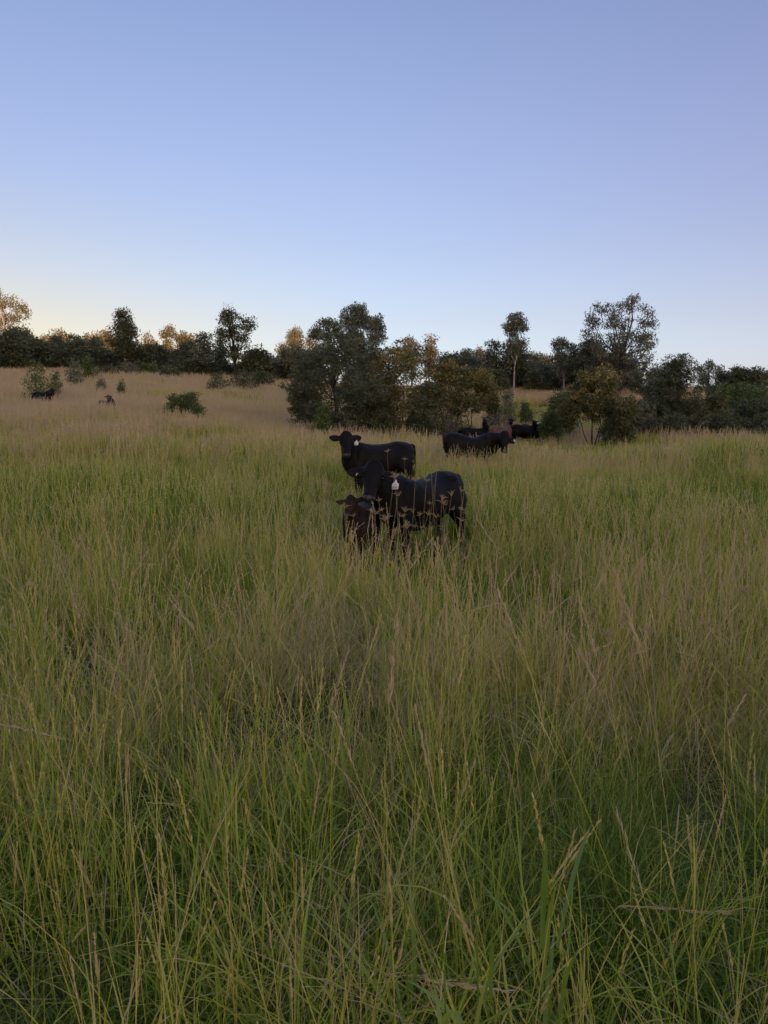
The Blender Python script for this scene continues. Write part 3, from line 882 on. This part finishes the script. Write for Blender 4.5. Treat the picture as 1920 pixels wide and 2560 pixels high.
ear_tag(c2, m2, at(892, 1100, 14.2), .086, .108, (-.05, -1, 0))
c3, m3 = cow('cow', 'black cow side on and sway backed, deep in tan grass near the herd', 'cow', (2.46, 20.0), (.95, .25), .98,
             at(1264, 1080, 19.66), at(1263, 1129, 19.5), (.12, -1, .02), M_BLACK, ((-.75, .5, -.35), (.62, -.12, -.66)), voxel=.015, sag=.085, tail=False)
ear_tag(c3, m3, at(1286, 1099, 19.5), .045, .05, (.1, -1, 0))
c4, m4 = cow('calf', 'dark brown calf under the tagged cow\'s muzzle, head up and ears out', 'calf', (-.30, 9.0), (-.16, -.98), .72,
             at(875, 1239, 8.40), at(863, 1287, 8.22), (-.32, -.95, .12), M_BROWN_CALF, ((-.98, -.05, -.02), (.85, .25, .30)), voxel=.016, slim=.72)
far = dict(voxel=.028, detail=False, eye=False)
d_ = 35.0
c5, m5 = cow('cow', 'black cow with small white ear tag stepping off at the herd\'s outer end', 'cow', (at(1318, 1060, d_).x, d_), (.92, -.2), .98,
             at(1335, 1050, d_ - .4), at(1353, 1062, d_ - .6), (.3, -.5, .8), M_BLACK, ((-.2, -.8, .1), (.9, .1, .15)), **far)
ear_tag(c5, m5, at(1345, 1055, d_ - 1.0), .09, .10, (.1, -1, 0))
d_ = 31.6
cow('cow', 'red brown cow seen from behind in the middle of the herd', 'cow', (at(1246, 1060, d_).x + .2, d_ + .5), (.55, .6), .97,
    at(1270, 1058, d_ + 1.5), at(1276, 1070, d_ + 1.8), (.5, .5, .8), M_RED, ((-.6, .6, 0), (.8, -.4, 0)), **far)
d_ = 36.5
cow('cow', 'black cow with raised head between the red brown cow and the tagged one', 'cow', (at(1292, 1060, d_).x, d_), (-.85, -.4), 1.0,
    at(1280, 1046, d_ - .9), at(1276, 1056, d_ - 1.15), (-.2, -.9, .2), M_BLACK, ((-.9, -.1, .15), (.9, .1, .15)), **far)
d_ = 32.4
cow('cow', 'black cow half hidden by grass under the spreading wattle', 'cow', (at(1192, 1060, d_).x, d_), (.95, -.1), .92,
    at(1212, 1047, d_ - .3), at(1219, 1057, d_ - .5), (.5, -.6, .6), M_BLACK, ((-.5, -.5, .3), (.9, .2, .15)), **far)
d_ = 41.0
cow('cow', 'dark cow with ears spread in tan grass at the foot of the small airy tree', 'cow', (at(100, 985, d_).x, d_ + .3), (.8, -.45), .95,
    at(126, 971, d_ - .4), at(128, 984, d_ - .65), (.1, -1, .1), M_BLACK, ((-.9, 0, -.1), (.95, -.1, -.25)), **far)
d_ = 37.0
cow('cow', 'dusty brown young cow nearly lost in the tan hillside grass', 'cow', (at(258, 1000, d_).x, d_ + .4), (.75, -.5), .85,
    at(269, 987, d_ - .4), at(269, 1000, d_ - .6), (0, -1, .1), M_DUSTY, ((-.95, 0, .05), (.95, -.05, .02)), **far)

# ------------------------------------------------------------------ grass
rng = np.random.default_rng(4)


class Proto:
    """One clump of blades; vertices carry 'rnd' (per blade) and 'hgt' (0 at the root, 1 at the tip)."""
    def __init__(self):
        self.v, self.l, self.s, self.rnd, self.hgt, self.n, self.nl = [], [], [], [], [], 0, 0

    def ribbon(self, pts, widths, side, r, h0=0.0, h1=1.0):
        pts = np.asarray(pts, float)
        k = len(pts)
        side = np.asarray(side, float)
        t = np.linspace(h0, h1, k)
        vv, hh, idx = [], [], []
        for i in range(k):
            if widths[i] <= 1e-6:
                vv.append(pts[i])
                hh.append(t[i])
                idx.append((len(vv) - 1,))
            else:
                vv += [pts[i] - side * widths[i] / 2, pts[i] + side * widths[i] / 2]
                hh += [t[i], t[i]]
                idx.append((len(vv) - 2, len(vv) - 1))
        for i in range(k - 1):
            p, q = idx[i], idx[i + 1]
            f = list(p) + list(q)[::-1]
            self.s.append(self.nl)
            self.l += [self.n + j for j in f]
            self.nl += len(f)
        self.v += vv
        self.hgt += hh
        self.rnd += [r] * len(vv)
        self.n += len(vv)

    def blade(self, g, base, h, w, lean, az, droop, r, segs=5, twist=0.0, w0=.55):
        """A blade from base, h long, leaning to azimuth az and drooping towards its tip."""
        d = np.array([math.cos(az), math.sin(az), 0])
        th = lean
        p = np.array(base, float)
        pts = [p]
        for i in range(segs):
            th += droop / segs * (0.4 + 1.2 * i / segs)
            p = p + (d * math.sin(th) + np.array([0, 0, 1]) * math.cos(th)) * h / segs
            pts.append(p)
        s = np.array([-math.sin(az + twist), math.cos(az + twist), 0])
        ws = [w * (w0 + (1 - w0) * min(1, 3 * i / segs)) * (1 if i < segs * .6 else max(0, (segs - i) / (segs * .4)) ** .8) for i in range(segs + 1)]
        ws[-1] = 0
        self.ribbon(pts, ws, s, r)
        return pts


def proto_tuft(g, n, rad, hmin, hmax, w, droop=1.1, lean=.28, segs=5):
    P = Proto()
    for i in range(n):
        a, r0 = g.uniform(0, 6.283), rad * math.sqrt(g.random())
        az = a + g.normal() * .9
        P.blade(g, (r0 * math.cos(a), r0 * math.sin(a), -.03), g.uniform(hmin, hmax), w * g.uniform(.6, 1.4), abs(g.normal()) * lean, az,
                droop * g.random() ** 1.6 * 1.6, g.random(), segs, g.normal() * .5)
    return P


def proto_culm(g, n, rad, hmin, hmax, w, spikelets=22, head=.2, lean=.13, leafy=2, plume=1.0, bare=0.0):
    """Straight flowering stalks with narrow nodding seed heads."""
    P = Proto()
    for i in range(n):
        a, r0 = g.uniform(0, 6.283), rad * math.sqrt(g.random())
        az, r = g.uniform(0, 6.283), g.random()
        h = g.uniform(hmin, hmax)
        segs = 6
        th = abs(g.normal()) * lean
        dr = g.uniform(0, .35) if g.random() < .8 else g.uniform(.5, 1.2)
        d = np.array([math.cos(az), math.sin(az), 0])
        p = np.array([r0 * math.cos(a), r0 * math.sin(a), -.03])
        pts = [p]
        for k in range(segs):
            th += dr / segs * (.2 + 1.6 * k / segs)
            p = p + (d * math.sin(th) + np.array([0, 0, 1]) * math.cos(th)) * h / segs
            pts.append(p)
        tw = g.uniform(0, 3.14)
        for t_ in ((tw, tw + 1.57) if spikelets > 8 else (tw,)):
            P.ribbon(pts, [w * (1.1 - .6 * k / segs) for k in range(segs + 1)], (math.cos(t_), math.sin(t_), 0), r)
        top, dirn = pts[-1], (pts[-1] - pts[-2]) / np.linalg.norm(pts[-1] - pts[-2])
        for k in range(0 if g.random() < bare else spikelets):
            q = k / max(spikelets - 1, 1)
            b = top - dirn * head * (1 - q) * g.uniform(.9, 1.1)
            o = g.normal(size=3)
            o -= dirn * o.dot(dirn)
            o /= max(np.linalg.norm(o), 1e-6)
            ln = head * g.uniform(.09, .22) * (1.1 - .5 * q)
            e = b + dirn * ln + o * ln * .30 * plume
            sd = np.cross(dirn, o)
            P.ribbon([b, (b + e) / 2 + o * ln * .05, e], [w * .7, w * 1.5, 0], sd, min(1, r * .4 + .6), .95, 1.0)
        for k in range(leafy):
            j = int(g.integers(1, 4))
            P.blade(g, pts[j], g.uniform(.2, .42), w * g.uniform(1.1, 2.0), g.uniform(.2, .7), g.uniform(0, 6.28), g.uniform(.4, 1.8), g.random() * .6, 4)
    return P


def proto_haze(g, n, rad, h, w):
    """A tangle of hair-fine dry panicle branches."""
    P = Proto()
    for i in range(n):
        a, r0 = g.uniform(0, 6.283), rad * math.sqrt(g.random())
        b = (r0 * math.cos(a), r0 * math.sin(a), h * g.random() ** .8)
        P.blade(g, b, g.uniform(.10, .34), w, g.uniform(0, 1.5), g.uniform(0, 6.28), g.uniform(-.4, 1.6), g.random(), 4, g.normal())
    return P


def proto_star(g, h, w, spikes):
    """A stalk whose head is a star of slender spikes."""
    P = Proto()
    az, th = g.uniform(0, 6.283), abs(g.normal()) * .10
    d = np.array([math.cos(az) * math.sin(th), math.sin(az) * math.sin(th), math.cos(th)])
    top = d * h
    tw = g.uniform(0, 3.14)
    for t_ in (tw, tw + 1.57):
        P.ribbon([-.03 * d, top * .5 + g.normal(size=3) * .012, top], [w, w * .8, w * .6], (math.cos(t_), math.sin(t_), 0), .3)
    for k in range(spikes):
        a = 6.283 * k / spikes + g.normal() * .3
        up = g.uniform(.25, 1.35)
        e = np.array([math.cos(a) * math.cos(up), math.sin(a) * math.cos(up), math.sin(up)])
        ln = g.uniform(.05, .095)
        mid = top + e * ln * .55 + np.array([0, 0, .006])
        end = top + e * ln + np.array([0, 0, -.012])
        s = np.cross(e, [0, 0, 1.0])
        s /= np.linalg.norm(s)
        P.ribbon([top, mid, end], [w * .8, w * 1.35, w * .25], s, g.random(), .95, 1)
        P.ribbon([top, mid, end], [w * .8, w * 1.35, w * .25], np.cross(s, e), g.random(), .95, 1)
    for k in range(2):
        P.blade(g, top * g.uniform(.2, .5), g.uniform(.2, .35), w * 1.5, g.uniform(.3, .8), g.uniform(0, 6.28), g.uniform(.5, 1.5), g.random() * .4, 4)
    return P


def scatter(name, label, protos, pts, rot, tilt, tdir, scale, hue, idx, mat):
    """ONE object: loose points plus the clump shapes, set out on the points by geometry nodes."""
    npnt = len(pts)
    V = [np.asarray(pts)]
    pid = [np.full(npnt, -1)]
    rnd, hgt = [np.zeros(npnt)], [np.zeros(npnt)]
    loops, starts, off, nl = [], [], npnt, 0
    for i, P in enumerate(protos):
        V.append(np.asarray(P.v))
        pid.append(np.full(P.n, i))
        rnd.append(np.asarray(P.rnd))
        hgt.append(np.asarray(P.hgt))
        loops.append(np.asarray(P.l) + off)
        starts.append(np.asarray(P.s) + nl)
        off += P.n
        nl += P.nl
    me = mesh_np(name, np.concatenate(V), loops=np.concatenate(loops), starts=np.concatenate(starts),
                 attrs={'rnd': np.concatenate(rnd), 'hgt': np.concatenate(hgt)}, mats=[mat])
    nv = off
    for nme, arr, kind in (('pid', np.concatenate(pid).astype(np.int32), 'INT'), ('idx', idx.astype(np.int32), 'INT')):
        full = np.zeros(nv, np.int32)
        full[:len(arr)] = arr
        a = me.attributes.new(nme, kind, 'POINT')
        a.data.foreach_set('value', full)
    full = np.zeros((nv, 3), np.float32)
    # tilt about a horizontal axis, after a turn about the vertical, as Euler angles
    cz, sz_ = np.cos(rot), np.sin(rot)
    kx, ky = -np.sin(tdir), np.cos(tdir)
    ct, st = np.cos(tilt), np.sin(tilt)
    m00 = ct + kx * kx * (1 - ct); m01 = kx * ky * (1 - ct); m02 = ky * st
    m10 = m01; m11 = ct + ky * ky * (1 - ct); m12 = -kx * st
    m20 = -ky * st; m21 = kx * st; m22 = ct
    r00 = m00 * cz + m01 * sz_; r10 = m10 * cz + m11 * sz_; r20 = m20 * cz + m21 * sz_
    r21 = -m20 * sz_ + m21 * cz; r22 = m22
    full[:npnt, 0] = np.arctan2(r21, r22)
    full[:npnt, 1] = -np.arcsin(np.clip(r20, -1, 1))
    full[:npnt, 2] = np.arctan2(r10, r00)
    a = me.attributes.new('rot', 'FLOAT_VECTOR', 'POINT')
    a.data.foreach_set('vector', full.ravel())
    full = np.ones((nv, 3), np.float32)
    full[:npnt] = scale
    a = me.attributes.new('scl', 'FLOAT_VECTOR', 'POINT')
    a.data.foreach_set('vector', full.ravel())
    full = np.zeros(nv, np.float32)
    full[:npnt] = hue
    a = me.attributes.new('hue', 'FLOAT', 'POINT')
    a.data.foreach_set('value', full)
    o = link(name, me)
    tag(o, label, kind='stuff')
    ng = bpy.data.node_groups.new(name, 'GeometryNodeTree')
    ng.interface.new_socket('Geometry', in_out='INPUT', socket_type='NodeSocketGeometry')
    ng.interface.new_socket('Geometry', in_out='OUTPUT', socket_type='NodeSocketGeometry')
    N, Lk = ng.nodes, ng.links
    gi, go = N.new('NodeGroupInput'), N.new('NodeGroupOutput')

    def named(nm, dt):
        n = N.new('GeometryNodeInputNamedAttribute')
        n.data_type = dt
        n.inputs['Name'].default_value = nm
        return n.outputs[0]

    def pick(i):
        c = N.new('FunctionNodeCompare')
        c.data_type, c.operation = 'INT', 'EQUAL'
        ia = [s for s in c.inputs if s.type == 'INT']
        Lk.new(named('pid', 'INT'), ia[0])
        ia[1].default_value = i
        s = N.new('GeometryNodeSeparateGeometry')
        s.domain = 'POINT'
        Lk.new(gi.outputs[0], s.inputs['Geometry'])
        Lk.new(c.outputs[0], s.inputs['Selection'])
        return s.outputs['Selection']

    jn = N.new('GeometryNodeJoinGeometry')
    for i in reversed(range(len(protos))):
        g2 = N.new('GeometryNodeGeometryToInstance')
        Lk.new(pick(i), g2.inputs[0])
        Lk.new(g2.outputs[0], jn.inputs[0])
    ip = N.new('GeometryNodeInstanceOnPoints')
    Lk.new(pick(-1), ip.inputs['Points'])
    Lk.new(jn.outputs[0], ip.inputs['Instance'])
    ip.inputs['Pick Instance'].default_value = True
    Lk.new(named('idx', 'INT'), ip.inputs['Instance Index'])
    e2r = N.new('FunctionNodeEulerToRotation')
    Lk.new(named('rot', 'FLOAT_VECTOR'), e2r.inputs[0])
    Lk.new(e2r.outputs[0], ip.inputs['Rotation'])
    Lk.new(named('scl', 'FLOAT_VECTOR'), ip.inputs['Scale'])
    Lk.new(ip.outputs[0], go.inputs[0])
    md = o.modifiers.new('scatter', 'NODES')
    md.node_group = ng
    return o


def vnoise(x, y, sc, seed):
    """Smooth value noise in 0..1."""
    g = np.random.default_rng(seed)
    tab = g.random((64, 64))
    u, v = x / sc + 31.7, y / sc + 17.3
    i, j = np.floor(u).astype(int), np.floor(v).astype(int)
    fu, fv = u - i, v - j
    fu, fv = fu * fu * (3 - 2 * fu), fv * fv * (3 - 2 * fv)
    q = lambda a, b: tab[a % 64, b % 64]
    return (q(i, j) * (1 - fu) + q(i + 1, j) * fu) * (1 - fv) + (q(i, j + 1) * (1 - fu) + q(i + 1, j + 1) * fu) * fv


def wedge(y0, y1, per_m2, margin=1.2):
    """Evenly spread points over the field of view between two distances."""
    area_pts = int((y1 - y0) * 2 * (.60 * y1 + margin) * per_m2)
    y = rng.uniform(y0, y1, area_pts)
    x = rng.uniform(-1, 1, area_pts) * (.60 * y1 + margin)
    ok = np.abs(x) < .60 * y + margin
    return x[ok], y[ok]


def bump(x, y, cx, cy, rx, ry):
    return np.exp(-((x - cx) / rx) ** 2 - ((y - cy) / ry) ** 2)


def dryness(x, y):
    """0 lush green ... 1 tan: where the photograph's field is which."""
    u = x / np.maximum(y, 1)
    h = .13 + .34 * (vnoise(x, y, 2.6, 1) - .5) + .34 * (vnoise(x, y, .8, 2) - .5)
    h = h + np.interp(y, [0, 6, 10, 16, 21, 26, 34, 50], [-.03, -.01, -.01, .05, .17, .42, .60, .66])
    h = h - .10 * np.clip((u - .1) / .3, 0, 1) * (y < 26) * np.clip((y - 6) / 6, 0, 1)
    h = h - .22 * bump(x, y, -5.2, 11.5, 2.6, 3.2) - .2 * bump(x, y, 7.3, 15.5, 2.8, 2.5)      # lush patches
    h = h + .34 * bump(x, y, -1.2, 4.4, 1.4, .9) + .40 * bump(x, y, 1.9, 3.9, .8, 1.2) + .3 * np.clip(vnoise(x, y, 1.1, 51) - .62, 0, 1) * (y < 12) + .34 * bump(x, y, 5.0, 19.5, 6.5, 3.2)
    h = h + .3 * (vnoise(x, y, 6.0, 5) - .5) * (y > 22)
    h = h - .28 * bump(x, y, 6.2, 29, 3.2, 6) - .18 * bump(x, y, 10, 56, 8, 13) - .10 * bump(x, y, 1.2, 2.0, 1.0, .8)
    return h


def lay(kind, protos, x, y, smin, smax, tilt=.12, hue_off=0.0, hscale=1.0, hue_noise=.10, trod=1.0):
    n = len(x)
    s = rng.uniform(smin, smax, n)
    z = ground(x, y)
    low = 1 - trod * np.clip(.46 * bump(x, y, .15, 8.2, 1.1, 1.5) + .4 * bump(x, y, -.2, 13.6, 1.5, 1.4) + .35 * bump(x, y, 7.3, 15.5, 2.5, 2) + .5 * bump(x, y, 6.2, 29, 3.2, 7), 0, .7)
    sc = np.stack([s, s, s * hscale * low * (1 + .4 * (vnoise(x, y, 1.9, 9) - .5))], 1)
    hue = np.clip(dryness(x, y) + hue_off + rng.normal(size=n) * hue_noise, 0, 1)
    return dict(p=np.stack([x, y, z], 1), rot=rng.uniform(0, 6.283, n), tilt=np.abs(rng.normal(size=n)) * tilt,
                tdir=rng.uniform(0, 6.283, n), s=sc, hue=hue, idx=kind + rng.integers(0, protos, n))


def merge(name, label, protos, lays, mat):
    c = lambda k: np.concatenate([l[k] for l in lays])
    return scatter(name, label, protos, c('p'), c('rot'), c('tilt'), c('tdir'), c('s'), c('hue'), c('idx'), mat)


def patchy(x, y, k=1.0, least=.06):
    """Thins the sward so that tufts and dark gaps show."""
    p = np.clip(.24 + 1.6 * (vnoise(x, y, .38 * k, 41) - .36) + .6 * (vnoise(x, y, 1.5 * k, 42) - .5), least, 1)
    ok = rng.random(len(x)) < p
    return x[ok], y[ok]


def free(x, y):
    """Keep clumps out of the animals' bodies, whose legs have trodden them aside."""
    ok = np.ones(len(x), bool)
    for (ox, oy, hx, hy, L_, W_) in ((.47, 9.46, -.69, -.72, .95, .40), (-.20, 14.9, -.87, -.49, .8, .25), (2.52, 20, 1, .02, .8, .25), (-.30, 8.98, -.16, -.98, .5, .16)):
        dx, dy = x - ox, y - oy
        q = math.hypot(hx, hy)
        a, b = (dx * hx + dy * hy) / q, (-dx * hy + dy * hx) / q
        ok &= ~((np.abs(a) < L_) & (np.abs(b) < W_))
    return x[ok], y[ok]


g = np.random.default_rng(8)
NP = 7
T1 = [proto_tuft(g, 60, .10, .14, .52, .0030, 1.5, .36) for _ in range(NP)]
T2 = [proto_tuft(g, 50, .13, .16, .54, .0048, 1.2, .28, 4) for _ in range(NP)]
T3 = [proto_tuft(g, 50, .20, .22, .72, .008, .9, .22, 3) for _ in range(NP)]
T4 = [proto_tuft(g, 50, .45, .40, .95, .022, .6, .18, 3) for _ in range(NP)]
T5 = [proto_tuft(g, 60, 1.0, .35, .95, .055, .5, .18, 2) for _ in range(NP)]
lays = [lay(0, NP, *patchy(*free(*wedge(.45, 4, 110))), .7, 1.2, .14, .05), lay(NP, NP, *patchy(*free(*wedge(4, 9.5, 80))), .7, 1.2, .14, .02),
        lay(2 * NP, NP, *patchy(*free(*wedge(9.5, 20, 44))), .7, 1.2, .10), lay(3 * NP, NP, *patchy(*wedge(20, 48, 15), 3.5, .25), .7, 1.25, .08)]
X_, Y_ = patchy(*wedge(48, 135, 3.2, 6), 8.0, .3)
lays.append(lay(4 * NP, NP, X_, Y_, .8, 1.2, .06))
pad = (np.abs(lays[-1]['p'][:, 0] - .22 * Y_) < .07 * Y_) & (Y_ < 74)     # grazed pale paddock behind the herd
lays[-1]['s'][pad, 2] *= .3
lays[-1]['hue'][pad] = np.clip(lays[-1]['hue'][pad], .3, .45)
merge('grass', 'long green and tan pasture grass over the whole field', T1 + T2 + T3 + T4 + T5, lays, M_GRASS)

C1 = [proto_culm(g, 9, .13, .50, 1.15, .0034, 20, .15, plume=.55, bare=.6) for _ in range(NP)]
C2 = [proto_culm(g, 9, .16, .50, 1.10, .0048, 12, .16, plume=.55, bare=.5) for _ in range(NP)]
C3 = [proto_culm(g, 9, .25, .55, 1.05, .0085, 6, .19, .12, 1, plume=.6) for _ in range(NP)]
C4 = [proto_culm(g, 14, .5, .80, 1.2, .020, 5, .26, .12, 0) for _ in range(NP)]
C5 = [proto_culm(g, 22, 1.1, .75, 1.15, .045, 3, .3, .12, 0) for _ in range(NP)]


def thin(x, y, p):
    ok = rng.random(len(x)) < p
    return x[ok], y[ok]


def culm_p(x, y):
    p = .24 + 1.7 * (vnoise(x, y, .55, 21) - .40) + .7 * (vnoise(x, y, 2.2, 22) - .45) + .35 * bump(x, y, 2.6, 4.4, 1.2, 2) + .5 * bump(x, y, 3, 19, 5, 3)
    p = p - .8 * bump(x, y, 6.2, 29, 3.2, 7) - .5 * bump(x, y, 7.3, 15.5, 2.6, 2.4) - .5 * bump(x, y, .1, 8.1, .9, 1.2) + .5 * bump(x, y, 1.8, 3.8, .7, 1) - .5 * bump(x, y, 7.5, 27, 9, 4)
    return np.clip(p, .05, 1)


lays = []
for i, (y0, y1, dn, tl) in enumerate([(1.3, 4.2, 40, .2), (4.2, 9.5, 30, .17), (9.5, 20, 17, .12), (20, 48, 7, .10), (48, 135, 1.6, .08)]):
    x, y = free(*wedge(y0, y1, dn, 6 if i == 4 else 1.2))
    if i == 4:
        ok = ~((np.abs(x - .22 * y) < .07 * y) & (y < 74))
        x, y = x[ok], y[ok]
    x, y = thin(x, y, culm_p(x, y) * (np.clip(.35 + 1.5 * (vnoise(x, y, 9.0, 44) - .25), .2, 1) if i > 2 else 1))
    lays.append(lay(i * NP, NP, x, y, .75, 1.1, tl, .05 if i < 2 else (.0 if i == 2 else .10), 1.0, .24 if i < 3 else .14))
C6 = [proto_culm(g, 1, .05, .9, 1.4, .0030, 30, .26, .75, 1, plume=.8) for _ in range(9)]
x, y = wedge(1.5, 9, 4.0)
lays.append(lay(5 * NP, 9, x, y, .8, 1.1, .25, .45))                      # long stalks fallen aslant
merge('seed_stalks', 'yellow and tan seed stalks rising above the grass', C1 + C2 + C3 + C4 + C5 + C6, lays, M_CULM)

H1 = [proto_haze(g, 120, .26, .55, .0022) for _ in range(NP)]
x, y = wedge(1.2, 12, 26)
p = .03 + (.65 * bump(x, y, -1.3, 4.5, 1.4, .9) + .32 * bump(x, y, -.1, 4.2, .8, .7)) * np.clip(2.2 * vnoise(x, y, .6, 34) - .5, 0, 1) + .3 * bump(x, y, -2.2, 3.0, .8, 1) + .12 * (vnoise(x, y, 1.1, 33) > .7)
x, y = thin(x, y, p)
merge('dry_grass', 'pale tangle of dry grass between the green tufts', H1, [lay(0, NP, x, y, .7, 1.2, .3, .05)], M_DRY)

S1 = [proto_star(g, .45 + .085 * k, .0038, int(g.integers(7, 13))) for k in range(9)]
sx, sy = [], []
gs = np.random.default_rng(12)
for n_, (cx_, cy_, rx_, ry_) in ((52, (.30, 8.2, .50, .5)), (22, (-.25, 7.9, .35, .45)), (26, (.80, 8.7, .30, .4)), (16, (.0, 13.2, .8, .5)), (8, (1.4, 3.9, .6, .5))):
    sx += list(cx_ + gs.normal(size=n_) * rx_)
    sy += list(cy_ + gs.normal(size=n_) * ry_)
x, y = free(np.array(sx), np.array(sy))
merge('star_grass', 'grass with star shaped tan seed heads in front of the tagged cow', S1, [lay(0, 9, x, y, .62, 1.2, .16, .25, trod=0.0)], M_RHODES)

# broad leaved grass plants near the camera: each a plant, each large leaf a part
gb = np.random.default_rng(31)
for px, py, d, nl, ll, lab in ((1010, 2330, 1.45, 7, .50, 'broad bladed green grass plant at the bottom centre of the field'),
                               (1190, 2400, 1.25, 8, .46, 'broad bladed grass plant at the bottom, just right of the middle'),
                               (1370, 2330, 1.5, 7, .44, 'rightmost of the broad bladed grass plants at the bottom'),
                               (1110, 2500, 1.1, 6, .36, 'low broad bladed grass plant closest to the bottom edge'),
                               (230, 2010, 2.2, 6, .50, 'broad bladed green grass plant standing alone among the thin stems'),
                               (930, 2200, 1.8, 7, .52, 'broad bladed green grass plant farthest back of those near the middle')):
    p = at(px, py, d)
    z = gz(p.x, d)
    root = link('grass_plant', None, loc=(p.x, d, z))
    tag(root, lab, 'grass plant', 'broad bladed grass plants near the camera')
    hgt = max(.25, min(p.z - z + .1, .8))
    for k in range(nl):
        P = Proto()
        P.blade(gb, (gb.normal() * .015, gb.normal() * .015, max(0, hgt - .12) * gb.uniform(.3, 1)), ll * gb.uniform(.4, .75), .011 * gb.uniform(.7, 1.25), gb.uniform(.05, .75), gb.uniform(0, 6.28), gb.uniform(.1, 1.1), gb.random(), 8, gb.normal() * .3, .7)
        link('leaf', mesh_np('leaf', np.array(P.v), loops=P.l, starts=P.s, attrs={'rnd': P.rnd}, mats=[M_BROAD], smooth=True), root)
    P = Proto()
    P.ribbon([(0, 0, -.03), (.01, 0, hgt * .6), (0, .01, hgt)], [.005, .005, .003], (1, 0, 0), .4)
    P.ribbon([(0, 0, -.03), (.01, 0, hgt * .6), (0, .01, hgt)], [.005, .005, .003], (0, 1, 0), .4)
    link('stem', mesh_np('stem', np.array(P.v), loops=P.l, starts=P.s, attrs={'rnd': P.rnd}, mats=[M_BROAD]), root)
